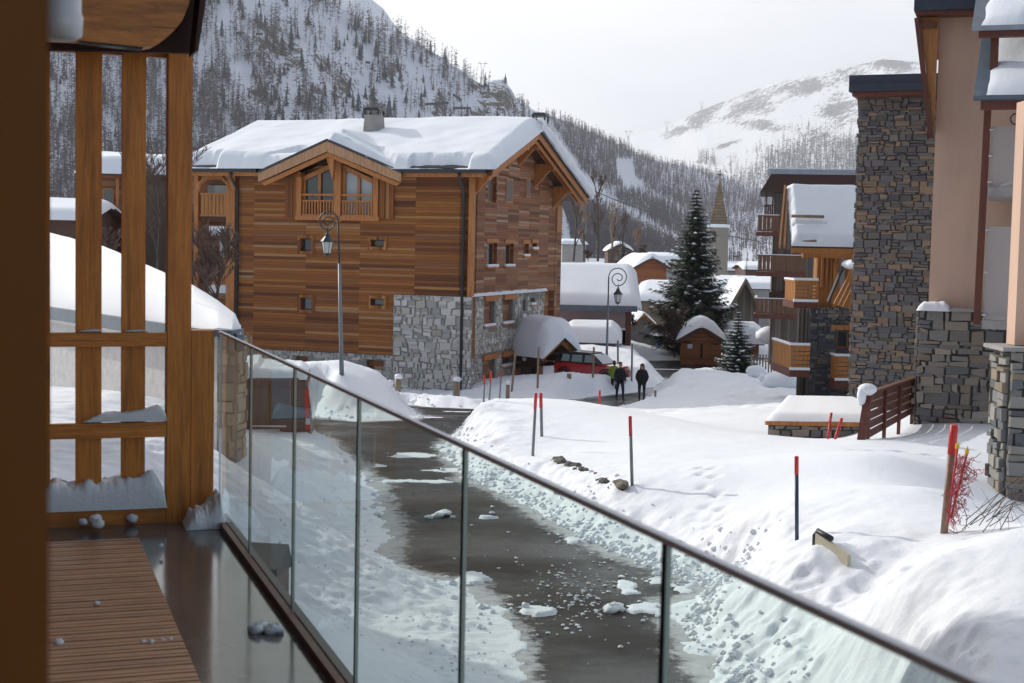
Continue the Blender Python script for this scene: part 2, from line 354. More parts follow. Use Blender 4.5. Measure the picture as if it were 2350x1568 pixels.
def npmesh(name,V,F,mats,attr=None,smooth=False,mi=None,parent=None):
    me=bpy.data.meshes.new(name); k=F.shape[1]; me.vertices.add(len(V)); me.vertices.foreach_set('co',V.astype(np.float32).ravel())
    me.loops.add(F.size); me.loops.foreach_set('vertex_index',F.astype(np.int32).ravel()); me.polygons.add(len(F)); me.polygons.foreach_set('loop_start',np.arange(0,F.size,k,dtype=np.int32))
    me.update(calc_edges=True)
    if smooth: me.polygons.foreach_set('use_smooth',np.ones(len(F),bool))
    for m in (mats if isinstance(mats,list) else [mats]): me.materials.append(MT[m] if isinstance(m,str) else m)
    if mi is not None: me.polygons.foreach_set('material_index',mi.astype(np.int32))
    if attr:
        for n_,v in attr.items(): a=me.attributes.new(n_,'FLOAT','POINT'); a.data.foreach_set('value',v.astype(np.float32).ravel())
    me.update(); o=bpy.data.objects.new(name,me); COL.objects.link(o)
    if parent: o.parent=parent
    return o
# ---------------- sky, sun ----------------
SUN=Vector((-.76,.65,math.tan(rad(26.5)))).normalized()
w=bpy.data.worlds.new("World"); S.world=w; w.use_nodes=True; t=w.node_tree; b=NB(t); n=t.nodes; l=t.links
sk=n.new('ShaderNodeTexSky'); sk.sky_type='NISHITA'; sk.sun_disc=False; sk.sun_elevation=rad(26.5); sk.sun_rotation=math.atan2(SUN.x,SUN.y); sk.altitude=1800; sk.dust_density=1.5
tcn=n.new('ShaderNodeTexCoord'); sepd=n.new('ShaderNodeSeparateXYZ'); l.new(tcn.outputs['Generated'],sepd.inputs[0])
dot=n.new('ShaderNodeVectorMath'); dot.operation='DOT_PRODUCT'; l.new(tcn.outputs['Generated'],dot.inputs[0]); dot.inputs[1].default_value=SUN
near=b.ramp(dot.outputs['Value'],[(.35,(0,0,0)),(.95,(1,1,1))])
cl=b.noise(b.mapping(tcn.outputs['Generated'],(1.4,1.4,4)),1.6,5,.55)
cloud=b.ramp(cl,[(.36,(6.5,6.55,7.3)),(.6,(8.6,8.65,9.0))])
cloud=b.mix(near,cloud,(12.5,12.5,11.9))
dt2=n.new('ShaderNodeVectorMath'); dt2.operation='DOT_PRODUCT'; l.new(tcn.outputs['Generated'],dt2.inputs[0]); dt2.inputs[1].default_value=Vector((-.25,.95,.12)).normalized()
cov=b.math('ADD',dt2.outputs['Value'],b.math('MULTIPLY',b.math('SUBTRACT',cl,.5),.9))
fac=b.ramp(cov,[(-.1,(.3,.3,.3)),(.45,(.97,.97,.97))])
mixc=b.mix(fac,sk.outputs[0],cloud)
bg=n['Background']; l.new(mixc,bg.inputs[0]); bg.inputs[1].default_value=.1
sl=bpy.data.lights.new('sun','SUN'); sl.energy=2.9; sl.angle=rad(.8); sl.color=(1,.95,.88); so=bpy.data.objects.new('sun',sl); COL.objects.link(so)
so.rotation_euler=SUN.to_track_quat('Z','Y').to_euler()
S.view_settings.view_transform='Standard'; S.view_settings.look='None'; S.view_settings.exposure=.26; S.view_settings.gamma=1
S.render.engine='CYCLES'; S.cycles.use_denoising=True; S.cycles.max_bounces=8; S.cycles.transparent_max_bounces=24; S.cycles.diffuse_bounces=3; S.cycles.glossy_bounces=3; S.cycles.caustics_reflective=False; S.cycles.caustics_refractive=False
S.cycles.use_adaptive_sampling=True; S.cycles.adaptive_threshold=.015; S.cycles.sample_clamp_indirect=8
# ---------------- ground ----------------
_ry=[0,8,15,30,45,60,67,90,130,400,4000]; _rz=[-4.5,-4.52,-4.6,-4.85,-5.7,-6.75,-7.15,-7.45,-7.5,-8,-8]
def zr(y): return np.interp(y,_ry,_rz)
def G(px,py,dz=0):
    z=-5.
    for _ in range(60):
        p=GZ(px,py,z); z=.5*z+.5*(float(zr(p.y))+dz)
    return GZ(px,py,z)
RP=[(1230,1850),(1200,1680),(1190,1568),(1180,1480),(1110,1380),(1060,1332),(930,1322),(885,1290),(890,1200),(850,1100),(790,1045),(735,1003),(480,985),(470,950),(700,950),(735,957),(820,968),(940,964),(975,955),(945,945),(929,928),(996,934),(1101,939),(1250,932),(1318,916),(1376,908),(1455,901),(1498,887),(1525,871),(1488,853),(1481,828),(1567,827),(1660,834),(1760,828),(1760,850),(1640,862),(1567,873),(1533,877),(1504,894),(1498,911),(1469,927),(1437,932),(1399,939),(1200,948),(1118,956),(1100,975),(1060,995),(1020,1015),(1030,1050),(1070,1100),(1130,1122),(1200,1158),(1270,1198),(1340,1238),(1420,1272),(1500,1300),(1600,1335),(1630,1362),(1540,1385),(1560,1450),(1645,1568),(1740,1680),(1900,1850)]
RW=np.array([tuple(G(*p))[:2] for p in RP])
def sdist(x,y):
    x=np.asarray(x,float);y=np.asarray(y,float); d=np.full(x.shape,1e9); ins=np.zeros(x.shape,bool); n=len(RW)
    for i in range(n):
        ax,ay=RW[i]; bx,by=RW[(i+1)%n]; ex,ey=bx-ax,by-ay; L=ex*ex+ey*ey
        t=np.clip(((x-ax)*ex+(y-ay)*ey)/L,0,1); d=np.minimum(d,np.hypot(x-ax-t*ex,y-ay-t*ey))
        c=((ay>y)!=(by>y)); ins^= c&(x<(ex)*(y-ay)/(ey if abs(ey)>1e-9 else 1e-9)+ax)
    return np.where(ins,-d,d)
CP=[(2300,1190,21),(2345,1200,22),(2290,1135,24),(2335,1198,19),(1860,1012,38),(1940,1014,38),(1940,1270,16.6),(1868,1247,16.9),(2080,1260,16.6),(2160,1262,15.8),(1960,1370,16.0),(1780,1280,18.6),(1800,1008,38),(1900,1010,34),(1800,1004,33),(1740,893,64),(1690,872,70),(1600,862,72),(1645,856,77),(1645,848,69),(1720,862,79),(1780,880,74),(1222,1050,30.8),(1150,928,42),(1240,914,40),(1330,922,39),(1450,945,37),(1600,975,34.5),(1760,1000,32),(1600,945,50),(1300,1000,33),(1400,1040,29.5),(1452,1115,24.4),(1280,1046,29.3),(1360,1080,26.6),
(1600,1090,24.4),(1700,1050,27),(1830,1240,17.9),(1830,1100,23),(1760,1180,20),(1860,1010,31.5),(1980,1008,29.5),(2115,925,38),(2200,948,38),(2300,957,38),(2250,1000,32),(2150,1060,26),(2290,1160,20.5),
(2000,1040,24),(2150,1118,20),(2330,1200,17.5),(2165,1225,17),(1905,1262,17),(1750,1330,17),(1860,1440,15.2),(2100,1300,13.0),(2300,1262,12.9),(2200,1290,13.0),(2200,1450,11.4),(2350,1560,10.5),(2000,1500,12.5),(2450,1400,11.5),(2450,1200,16),
(1640,1400,17.1),(1800,1500,14.6),(1750,1568,14.3),(2000,1580,12.6),(1560,1250,21.5),(1450,1190,23.3),(1690,1300,18.5),
(1600,960,48),(1740,985,42),(1500,950,54),(1640,842,73),(1565,868,70),(1700,872,68),(1780,915,60),(1650,920,58),(1550,905,63),(1830,905,62),(1900,930,52),(1760,830,86),
(785,850,49.5),(720,836,51),(765,826,52),(820,838,51.5),(855,850,51.5),(878,888,51),(905,915,50.5),(930,940,50),(800,945,47.6),(740,938,47.6),(880,945,48),(650,895,49),(700,833,53),(620,842,52),(560,830,53),
(1000,912,66.5),(1100,905,66.5),(1160,899,66),(1200,880,67),(1270,868,68),(1340,853,69),(1385,882,68.5),(1260,905,65),(1440,880,69),(1500,862,72),
(1300,800,84),(1380,795,84),(1430,805,84),(1470,828,80),(1330,862,78),(1450,780,100),(1520,800,102),(1540,815,97),
(850,1200,25),(700,1200,21.9),(600,1400,16.3),(650,1100,26.7),(560,1150,22.5),(500,957,25),(540,1010,24.2),(590,1110,23.5),(300,925,27),(250,1050,19),(420,1000,20),(1000,1400,17.6),(800,1450,15.5),(1050,1550,15.4),(740,1100,27.2),(100,1000,22),(300,1150,14)]
cw=np.array([tuple(U(*c)) for c in CP]+[(-40,20,-3.6),(-40,50,-4.5),(-60,90,-6.5),(-10,12,-3.6),(-6,6,-3.9),(-20,10,-3.5),(12,10,-3),(14,4,-3.2),(40,30,-3.5),(30,60,-5.5),(50,90,-6.5),(0,6,-4.3),(5,5,-3.9),(-25,66,-6.4),(-40,100,-6.8),(0,120,-7.1),(30,120,-7.1),(60,130,-7),(-60,130,-7),(0,150,-7.2),(-20,60,-6.1),(-12,50,-5.0)])
cr=cw[:,2]-zr(cw[:,1])
def warp(x,y): return np.asarray(x)*1.0/(6+np.asarray(y))*30, np.log(6+np.maximum(np.asarray(y),-4))*30
cu,cv=warp(cw[:,0],cw[:,1])
def tps(r2): return np.where(r2>1e-9,.5*r2*np.log(r2+1e-12),0)
nC=len(cu); A=tps((cu[:,None]-cu)**2+(cv[:,None]-cv)**2)+np.eye(nC)*.4; Pm=np.stack([np.ones(nC),cu,cv],1)
Mx=np.block([[A,Pm],[Pm.T,np.zeros((3,3))]]); WT=np.linalg.solve(Mx,np.concatenate([cr,[0,0,0]]))
def relh(x,y):
    u,v=warp(x,y); out=WT[nC]+WT[nC+1]*u+WT[nC+2]*v
    for i in range(nC): out=out+WT[i]*tps((u-cu[i])**2+(v-cv[i])**2)
    return out
def ground(x,y):
    x=np.asarray(x,float);y=np.asarray(y,float)
    d0=sdist(x,y); near=y<60
    d=d0+ .55*fbm(x*1.1,y*1.1,4,5)+.28*fbm(x*5,y*5,3,9)*(y<80)
    r=relh(x,y); fade=sstep(120,190,y); r=np.clip(r,.12,3.2)*(1-fade)+.25*fade
    ramp=sstep(-.05,1.25,d)**.8
    h=zr(y)+ramp*r
    h=h+ramp*(y>46)*sstep(46,56,y)*(.22*fbm(x*1.1,y*.8,4,27)+.10*ridged(x*2.6,y*1.8,2,29)-.05)*(1-fade)
    clump=np.exp(-((np.clip(d0,0,9)-.4)/.85)**2)*ramp
    h=h+clump*(.10*fbm(x*1.6,y*1.2,3,3)+.11*(1-ridged(x*5,y*4.4,3,11))+.09*fbm(x*14,y*12,3,15,.65))
    far_=sstep(3.5,1.2,d0); h=h+ramp*(.07*fbm(x*.6,y*.5,3,21)+(.012+.05*far_)*fbm(x*3,y*2.5,3,25))
    # trodden, lumpy trench in front of the heap at lower right
    tr=np.exp(-(((x-3.3)/1.5)**2+((y-15.6)/1.9)**2)); h=h+tr*(.28*fbm(x*2.2,y*2.2,4,31)+.1*ridged(x*4,y*4,2,33)-.05)
    # rough ploughed left verge
    lf=sstep(-1.2,-1.8,x-.0*y)*sstep(34,28,y)*sstep(8,12,y)*ramp*(x>-9); h=h+lf*(.07*fbm(x*1.6,y*1.6,3,41)+.05*ridged(x*7,y*7,3,43)+.06*fbm(x*15,y*13,3,45,.65))
    # footprints on the terrace and bank
    for (a,b_,c,e) in ((1900,1010,2200,1075),(2000,1050,2250,1130),(1930,1020,2120,985),(1620,1090,1650,1200)):
        p0=U(a,b_,25 if a<1700 else 27);p1=U(c,e,21 if a<1700 else 27); L=(p1-p0); q=max(3,int(L.length/.33))
        for k in range(q):
            X0=p0.x+L.x*k/q+(.1 if k%2 else -.1); Y0=p0.y+L.y*k/q+math.sin(k*.7)*.15; 
            m=(abs(x-X0)<.5)&(abs(y-Y0)<.5); h=np.where(m,h-.09*np.exp(-((x-X0)**2+(y-Y0)**2)/.011)+.03*np.exp(-((x-X0)**2+(y-Y0)**2)/.03),h)
    inside=sstep(.02,-.12,d)
    pn=fbm(x*.7,y*.35,4,51); pn2=fbm(x*5,y*3.5,4,55,.65)
    edge=sstep(-1.8,-.1,d0)
    patch=sstep(.13,.2,pn*.5+pn2*.16+.07*edge-.06)*.07
    # known patches lying on the asphalt
    for (px,py,sx,sy,hh) in PATCH:
        c=G(px,py); q=np.exp(-(((x-c.x)/sx)**2+((y-c.y)/sy)**2)); patch=np.maximum(patch,hh*sstep(.42,.6,q*.9+1.0*pn2+.3*pn))
    h=h*(1-inside)+(zr(y)-.05+patch)*inside
    return h
PATCH=[(1045,945,.95,.3,.062),(985,958,.8,.4,.065),(960,1045,.8,.9,.06),(1040,1080,.7,.7,.06),(970,1105,1.2,.3,.058),(1230,1405,.35,.22,.1),(1440,1345,.22,.5,.07),(1510,1400,.5,.4,.08),(1330,1240,.5,.35,.08),(1120,1190,.28,.16,.1),(1090,1330,.3,.5,.09),(1160,1480,.3,.8,.06),(1120,1400,.4,.5,.07),(1520,848,3,.35,.08)]
def zg(x,y): return float(ground(np.array([x]),np.array([y]))[0])
def zgs(P): P=np.array(P,float); return ground(P[:,0],P[:,1])
def fan(y0,y1,dy,s):
    ys=[y0]
    while ys[-1]<y1: ys.append(ys[-1]*(1+dy(ys[-1])))
    ys=np.array(ys); return s[None,:]*(ys[:,None]+6), np.repeat(ys[:,None],len(s),1)
QL=float(__import__('os').environ.get('QL','1'))
ss=np.concatenate([np.arange(-1.0,-.36,.02),np.arange(-.36,-.2,.005),np.arange(-.2,.34,.0019*QL),np.arange(.34,.42,.005),np.arange(.42,.9,.02)])
X,Y=fan(3.0,900,lambda y:(.0027 if 11<y<48 else .0055 if y<130 else .03)*QL,ss)
Z=ground(X,Y)
tag(gridmesh('snow_ground',X,Y,Z,'snow'),'deep white snow covering the ground on both sides of the road',kind='structure')
# asphalt sheet with wear
m,t,n,l,p=nt('wet_asphalt'); b=NB(t); o=b.tc().outputs['Object']
f1=b.noise(o,.35,5); f2=b.noise(o,40,3,.7); f3=b.noise(b.mapping(o,(1.2,.35,1)),1.2,6,.7)
cc=b.ramp(f1,[(.35,(.012,.012,.014)),(.6,(.02,.019,.02))]); cc=b.mix(b.ramp(f2,[(.4,(0,0,0)),(.7,(.5,.5,.5))]),cc,(.06,.057,.055))
cc=b.mix(b.ramp(f3,[(.62,(0,0,0)),(.72,(.2,.2,.2)),(.85,(.7,.7,.7))]),cc,(.42,.42,.43))
# tar seam
vo=n.new('ShaderNodeTexVoronoi'); vo.feature='DISTANCE_TO_EDGE'; l.new(b.mapping(o,(.11,.16,1)),vo.inputs['Vector']); vo.inputs['Scale'].default_value=1
cc=b.mix(b.ramp(vo.outputs['Distance'],[(.0,(.8,.8,.8)),(.004,(0,0,0))]),cc,(.01,.01,.01))
l.new(cc,p.inputs['Base Color']); l.new(b.ramp(f1,[(.4,(.22,.22,.22)),(.6,(.6,.6,.6))]),p.inputs['Roughness']); p.inputs['Specular IOR Level'].default_value=.1; l.new(b.bump(f2,.4,.008),p.inputs['Normal'])
at_=n.new('ShaderNodeAttribute'); at_.attribute_name='slush'; fs=b.noise(o,7,7,.75); fs2=b.noise(o,1.1,4,.6)
sm=b.math('ADD',b.math('MULTIPLY',at_.outputs['Fac'],.42),b.math('ADD',b.math('MULTIPLY',fs,.55),b.math('MULTIPLY',fs2,.35)))
sr=b.ramp(sm,[(.62,(0,0,0)),(.70,(.75,.75,.75)),(.8,(1,1,1))]); cc=b.mix(sr,cc,b.mix(fs,(.30,.29,.28),(.62,.64,.67))); l.new(cc,p.inputs['Base Color'])
s2=np.arange(-.7,.7,.008); X,Y=fan(3,140,lambda y:.012,s2); sd=sdist(X,Y); o=gridmesh('road',X,Y,zr(Y),m,keep=sd<3.0,attr={'slush':np.exp(-np.abs(sd)/.38).ravel()})
tag(o,'dark wet asphalt village road with patches of snow',kind='structure')
# ---------------- mountains ----------------
def surfmountain(name,sil,base,Yb,Yt,rows,step,mat,lbl,curve=1.0,rockfn=None,amp=8,px0=None,px1=None,ns=3,jag=0):
    px=np.arange(px0,px1+1,step); sy=np.interp(px,[a[0] for a in sil],[a[1] for a in sil]); by=np.interp(px,[a[0] for a in base],[a[1] for a in base])
    yb=np.interp(px,[a[0] for a in Yb],[a[1] for a in Yb]); yt=np.interp(px,[a[0] for a in Yt],[a[1] for a in Yt])
    t=np.linspace(0,1,rows)[:,None]
    PYs=by+(sy-by)*t; D=yb+(yt-yb)*t**curve; PXs=np.repeat(px[None],rows,0)
    dn=fbm(PXs/90,PYs/70,6,ns,.55); rg=ridged(PXs/60,PYs/80,4,ns+7)-.5
    D=D*(1+amp*(dn*.9+rg*.5)*(1-t**6*.5)*(t>0))
    R=np.array(RM); dx=(PXs-CX)/FV; dz=-(PYs-CY)/FV
    v=np.stack([dx,dz,-np.ones_like(dx)],-1)@R.T; v=v*(D/v[...,1])[...,None]
    # drop the back side behind the ridge so that it is a closed hill
    bk=v[-1:].copy(); bk[...,1]*=1.12; bk[...,2]-=np.abs(bk[...,2])*.6+40; v=np.concatenate([v,bk],0)
    rk=np.zeros(v.shape[:2]); 
    if rockfn is not None: rk[:-1]=rockfn(PXs,PYs)
    o=gridmesh(name,v[...,0],v[...,1],v[...,2],mat,attr={'rock':rk.ravel()})
    tag(o,lbl,kind='structure')
    def at(a,b_):
        i=(np.clip((np.asarray(a)-px0)/step,0,len(px)-1.001)); c=i.astype(int); f=i-c
        s_=sy[c]*(1-f)+sy[c+1]*f; q=by[c]*(1-f)+by[c+1]*f; tt=np.clip((np.asarray(b_)-q)/(s_-q),0,1)*(rows-1.001); r=tt.astype(int); g=tt-r
        A=v[r,c]*(1-f)[:,None]+v[r,c+1]*f[:,None]; Bv=v[r+1,c]*(1-f)[:,None]+v[r+1,c+1]*f[:,None]
        return A*(1-g)[:,None]+Bv*g[:,None]
    return at,sy,px
def mtnmat(name,rock1,rock2,thr=.5,sc=.02,snow=(.80,.83,.88),floor=None):
    m,t,n,l,p=nt(name); b=NB(t); o=b.tc().outputs['Object']; a=n.new('ShaderNodeAttribute'); a.attribute_name='rock'
    f=b.noise(b.mapping(o,(1,1,1.6)),sc,9,.72); g=b.noise(b.mapping(o,(1,1,.45)),sc*7,7,.75)
    k=b.ramp(b.math('ADD',b.math('ADD',b.math('MULTIPLY',a.outputs['Fac'],.22),f),b.math('MULTIPLY',b.math('SUBTRACT',g,.5),1.25)),[(thr+.18,(0,0,0)),(thr+.22,(1,1,1))])
    c=b.mix(k,snow,b.ramp(g,[(.35,rock1),(.62,rock2)])); l.new(c,p.inputs['Base Color']); p.inputs['Roughness'].default_value=.9; p.inputs['Specular IOR Level'].default_value=.1
    l.new(b.bump(f,.6,12,b.bump(g,.5,3)),p.inputs['Normal']); return m
mm1=mtnmat('mountain_snow_rock',(.04,.036,.034),(.2,.165,.125),.52,.03,(.78,.82,.90)); mm3=mtnmat('far_snow_rock',(.16,.16,.17),(.3,.29,.28),.52,.011,(.84,.85,.88)); mm2=mtnmat('forest_floor_snow',(.10,.09,.09),(.2,.18,.17),.55,.01,(.70,.73,.80))
def E(px,py,cx,cy,rx,ry,rot=0):
    c,s=math.cos(rot),math.sin(rot); a=(px-cx)*c+(py-cy)*s; b_=-(px-cx)*s+(py-cy)*c; return np.clip(1.3-np.hypot(a/rx,b_/ry),0,1)
def rock1(x,y):
    r=np.zeros_like(x)
    for e in ((650,120,75,38,.5),(630,60,30,45,.2),(740,150,45,25,.6),(800,190,45,50,.7),(577,212,22,10,.5),(850,250,30,40,.4),(1150,235,48,62,.25),(1110,250,30,50,.3),(1010,235,18,30,.2),(720,205,30,18,.4),(1090,200,25,15,.2),(900,160,18,40,.3),(1210,300,30,50,.5)): r=np.maximum(r,E(x,y,*e)*1.25)
    return r
sil1=[(-900,-160),(300,-160),(560,-110),(640,-60),(752,0),(816,36),(872,72),(960,100),(1015,132),(1071,172),(1083,182),(1105,192),(1131,184),(1156,182),(1175,208),(1190,236),(1215,275),(1245,340),(1275,430),(1300,500),(1330,575),(1350,598),(1500,604)]
at1,sy1,px1=surfmountain('left_mountain',sil1,[(-900,620),(1500,604)],[(-900,520),(700,640),(1500,800)],[(-900,900),(700,1000),(1200,1150),(1500,1000)],150,4,mm1,'steep wooded snowy mountainside with dark crags',1.0,rock1,.035,-900,1350,3,3)
sil4=[(640,-90),(752,-50),(852,-2),(880,20),(910,64),(927,80),(960,96),(1000,128),(1060,160),(1100,200),(1110,187),(1124,190),(1140,215),(1160,250),(1250,330),(1300,360)]
surfmountain('snow_peak',sil4,[(640,300),(1300,420)],[(640,1500),(1300,1500)],[(640,2000),(1300,2000)],60,4,mm1,'bare snowy peak rising behind the wooded ridge',1,None,.03,640,1300,11,4)
sil2=[(1100,200),(1200,238),(1223,252),(1295,277),(1399,321),(1471,358),(1523,374),(1575,381),(1655,405),(1707,421),(1735,429),(1850,480),(2000,560),(2100,600)]
def rock2(x,y):
    r=np.zeros_like(x)
    for e in ((1290,340,24,22,.6),(1330,385,16,20,.6),(1265,300,26,30,.4),(1400,440,14,10,.5)): r=np.maximum(r,E(x,y,*e)*.95)
    return r
at2,sy2,px2=surfmountain('wooded_hillside',sil2,[(1100,606),(2100,612)],[(1100,900),(1500,1000),(2100,1100)],[(1100,1500),(1750,2100),(2100,1500)],110,4,mm2,'long dark wooded hillside above the village',1.15,rock2,.03,1100,2100,17,2)
sil3=[(1300,380),(1400,336),(1455,314),(1547,285),(1599,257),(1671,229),(1767,193),(1887,165),(1955,152),(2027,136),(2113,143),(2250,120),(2500,90),(3000,60)]
def rock3(x,y):
    r=np.zeros_like(x)
    for e in ((1620,262,70,26,-.5),(2040,150,90,20,.1),(1950,170,60,18,-.2),(1720,240,100,34,-.35),(1840,200,90,26,-.2),(1925,250,60,42,.1),(1760,290,90,16,.15),(1910,320,80,22,.2),(1560,300,40,14,-.4),(1680,330,50,10,-.2),(1600,370,30,8,0)): r=np.maximum(r,E(x,y,*e)*1.3+.12*(y<300))
    return r
at3,sy3,px3=surfmountain('right_mountain',sil3,[(1300,620),(3000,620)],[(1300,3300),(3000,1500)],[(1300,5200),(2000,4300),(3000,2800)],150,5,mm3,'bright sunlit snowy mountain across the valley',1.0,rock3,.010,1300,3000,23,9)
# ---------------- forests ----------------
def inpoly(x,y,P):
    ins=np.zeros(x.shape,bool); n=len(P)
    for i in range(n):
        (ax,ay),(bx,by)=P[i],P[(i+1)%n]; c=((ay>y)!=(by>y)); ins^=c&(x<(bx-ax)*(y-ay)/((by-ay) or 1e-9)+ax)
    return ins
def forest(name,at,pts,hgt,br,mat,lbl,seed,lean=0,thick=1,parent=None):
    """each tree: thin trunk blade pair and br branch triangles"""
    R=np.random.default_rng(seed); P=at(pts[:,0],pts[:,1]); n=len(P); H=hgt*R.uniform(.6,1.25,n)
    V=[];F=[];o=0
    # trunks: triangular prism tapering
    for k in range(3):
        a=2*PI*k/3; a2=2*PI*(k+1)/3; r=.010*H*thick+.04
        b0=P+np.stack([r*math.cos(a),r*math.sin(a),-.5+0*r],-1); b1=P+np.stack([r*math.cos(a2),r*math.sin(a2),-.5+0*r],-1); tp=P+np.stack([0*H,0*H,H],-1)
        V+=[b0,b1,tp]
    Vt=np.stack(V,1).reshape(-1,3)
    B=[]
    hh=R.uniform(.18,.97,(n,br)); az=R.uniform(0,2*PI,(n,br)); L=(H[:,None]*(.05+.17*(1-hh)))*R.uniform(.6,1.3,(n,br)); w_=.012*H[:,None]*thick*R.uniform(.6,1.4,(n,br))+.03
    z=hh*H[:,None]; cx,cy=np.cos(az),np.sin(az)
    P3=P[:,None,:]
    a=P3+np.stack([0*z,0*z,z-w_],-1); b_=P3+np.stack([0*z,0*z,z+w_*1.2],-1); c=P3+np.stack([cx*L,cy*L,z+L*R.uniform(-.45,.35,(n,br))],-1)
    Vb=np.stack([a,b_,c],2).reshape(-1,3); V=np.concatenate([Vt,Vb]); F=np.arange(len(V)).reshape(-1,3)
    return npmesh(name,V,F,mat)
R0=np.random.default_rng(3)
def scatter(n,x0,x1,y0,y1,dens,sil=None,spx=None):
    x=R0.uniform(x0,x1,n*6); y=R0.uniform(y0,y1,n*6); d=dens(x,y)
    ok=R0.uniform(0,1,n*6)<d
    if sil is not None: ok&=y>np.interp(x,spx,sil)+1
    x,y=x[ok][:n],y[ok][:n]; return np.stack([x,y],-1)
def dens1(x,y):
    d=.10+3.4*np.clip(fbm(x/55,y/80,4,61)+.05,0,1)
    d=np.where((y<sil_at(x)+52)&(x>600),d+.8,d); d=np.where(x<640,d+.38,d); d=np.where((x<1030)&(y>250),d+.15,d)
    d=np.where((x>560)&(x<700)&(y<60),.08,d)
    for (cx,cy,rx,ry) in ((750,60,45,22),(555,190,28,50),(470,140,30,30),(790,80,16,40),(845,160,14,40),(1000,160,30,12),(930,330,60,20),(1080,250,40,30),(650,120,60,25),(1150,240,40,60),(640,290,30,50),(510,60,20,50)):
        d=np.where(((x-cx)/rx)**2+((y-cy)/ry)**2<1,d*.12,d)
    return d
sil_at=lambda x: np.interp(x,px1,sy1)
p=scatter(8500,-300,1290,-140,600,dens1,sy1,px1)
tag(forest('forest',at1,p,14,24,'twigfar','',1),'bare brown larch forest on the steep snowy mountainside','forest',kind='stuff')
p=scatter(650,-300,1290,-60,600,lambda x,y:.1+2*np.clip(fbm(x/60,y/60,3,71),0,1)+.4*((x>620)&(x<900)&(y>80)),sy1,px1)
def conifers(name,at,p,h,mat,seed,kmul=1.):
    R=np.random.default_rng(seed); P=at(p[:,0],p[:,1]); n=len(P); H=h*R.uniform(.5,1.2,n); V=[]
    for lev in range(7):
        z0=H*(lev/7.5+.03); z1=H*((lev+1.9)/7.5 if lev<6 else 1); r=H*.20*kmul*(1-lev/7.2)*R.uniform(.75,1.2,n)
        for k in range(6):
            a=2*PI*(k+R.uniform(-.3,.3,n))/6; a2=a+2*PI/6*R.uniform(.55,.95,n); rr=r*R.uniform(.7,1.25,n)
            V+=[P+np.stack([np.cos(a)*rr,np.sin(a)*rr,z0],-1),P+np.stack([np.cos(a2)*rr,np.sin(a2)*rr,z0],-1),P+np.stack([0*z1,0*z1,z1],-1)]
    V=np.stack(V,1).reshape(-1,3); return npmesh(name,V,np.arange(len(V)).reshape(-1,3),mat)
tag(conifers('evergreen_wood',at1,p,11,'conifer_far',5),'dark evergreen trees scattered among the larches of the mountainside','forest',kind='stuff')
run=[(1413,366),(1452,366),(1458,405),(1485,440),(1440,438),(1416,412)]
def dens2(x,y):
    d=np.full(x.shape,.95); d=d*(.55+1.3*np.clip(fbm(x/40,y/60,4,81)+.25,0,1))
    # open snowy strip running down from the chalet roof
    c=np.interp(x,[1240,1290,1340,1420,1500,1570,1650],[300,365,430,480,525,560,585]); wd=np.interp(x,[1240,1330,1420,1570],[50,36,16,8]); d=np.where(abs(y-c)<wd,.04,d)
    c=np.interp(x,[1290,1400,1500,1560,1660],[290,330,420,455,520]); d=np.where(inpoly(x,y,run),0,d)
    c=np.interp(x,[1480,1560,1700,1800],[440,480,590,640]); d=np.where(abs(y-c-10*fbm(x/30,y/20,3,5))<9,d*.25,d)
    d=np.where((x>1640)&(y>490),d*.45,d); return d
p=scatter(19000,1120,1990,240,606,dens2,sy2,px2)
tag(forest('hillside_forest',at2,p,10.5,8,'twigfar','',2,thick=2.2),'grey brown leafless forest covering the long hillside','forest',kind='stuff')
def dens3(x,y):
    d=np.zeros(x.shape); c=np.interp(x,[1700,1760,1850,1960,2100],[425,372,345,345,330]); d=np.where((y>c-14)&(y<c+75),.85*np.clip(1.1+2*fbm(x/25,y/18,3,91),0,1.2),d)
    d=np.where((abs(x-1622)<20)&(abs(y-375)<9),.9,d); d=np.where((x>1640)&(y>c-55)&(y<=c-14),.10,d); return d
p=scatter(1700,1590,2200,270,430,dens3)
tag(forest('far_forest',at3,p,38,8,'twigfar','',3,thick=2.0),'sparse dark trees dotting the foot of the bright far mountain','forest',kind='stuff')
# ---------------- balcony (own building) ----------------
FZ=-1.51; g0=GZ(500,1190,FZ); BA=math.atan(.3506); BF=Fr(g0,BA)
fl=MB(); fl.box(-1.9,0.03,-8.6,.05,-.22,0); o=fl.build('balcony_floor',None or pm('wet_concrete_floor',(.085,.08,.08),(.13,.125,.12),2.2,rough=.13,bump=.15,bd=.004,spec=.6)); o.location=g0; o.rotation_euler=(0,0,BA); tag(o,'wet grey concrete floor of the balcony',kind='structure')
# decking
dk=thing('wooden_deck','ribbed brown wooden decking laid on the balcony floor','decking',g0,BA)
xa,ya=BF.oz(330,1236,.03); xb,yb=BF.oz(445,1568,.03); xr=(xa+xb)/2
y=ya; k=0; m=MB()
while y>-8.4:
    for q in range(3): m.box(-1.9,xr,y-.028-q*.031,y-q*.031,.012,.034-.003*(q==1))
    y-=.098
m.build('deck_board',wood('deck_larch',(.5,.23,.1),rough=.45,st=(1.3,18,14),knots=False),dk); 
m=MB(); m.box(-1.89,xr-.02,-8.4,ya-.04,.001,.011); m.build('underlay','darkmetal',dk)
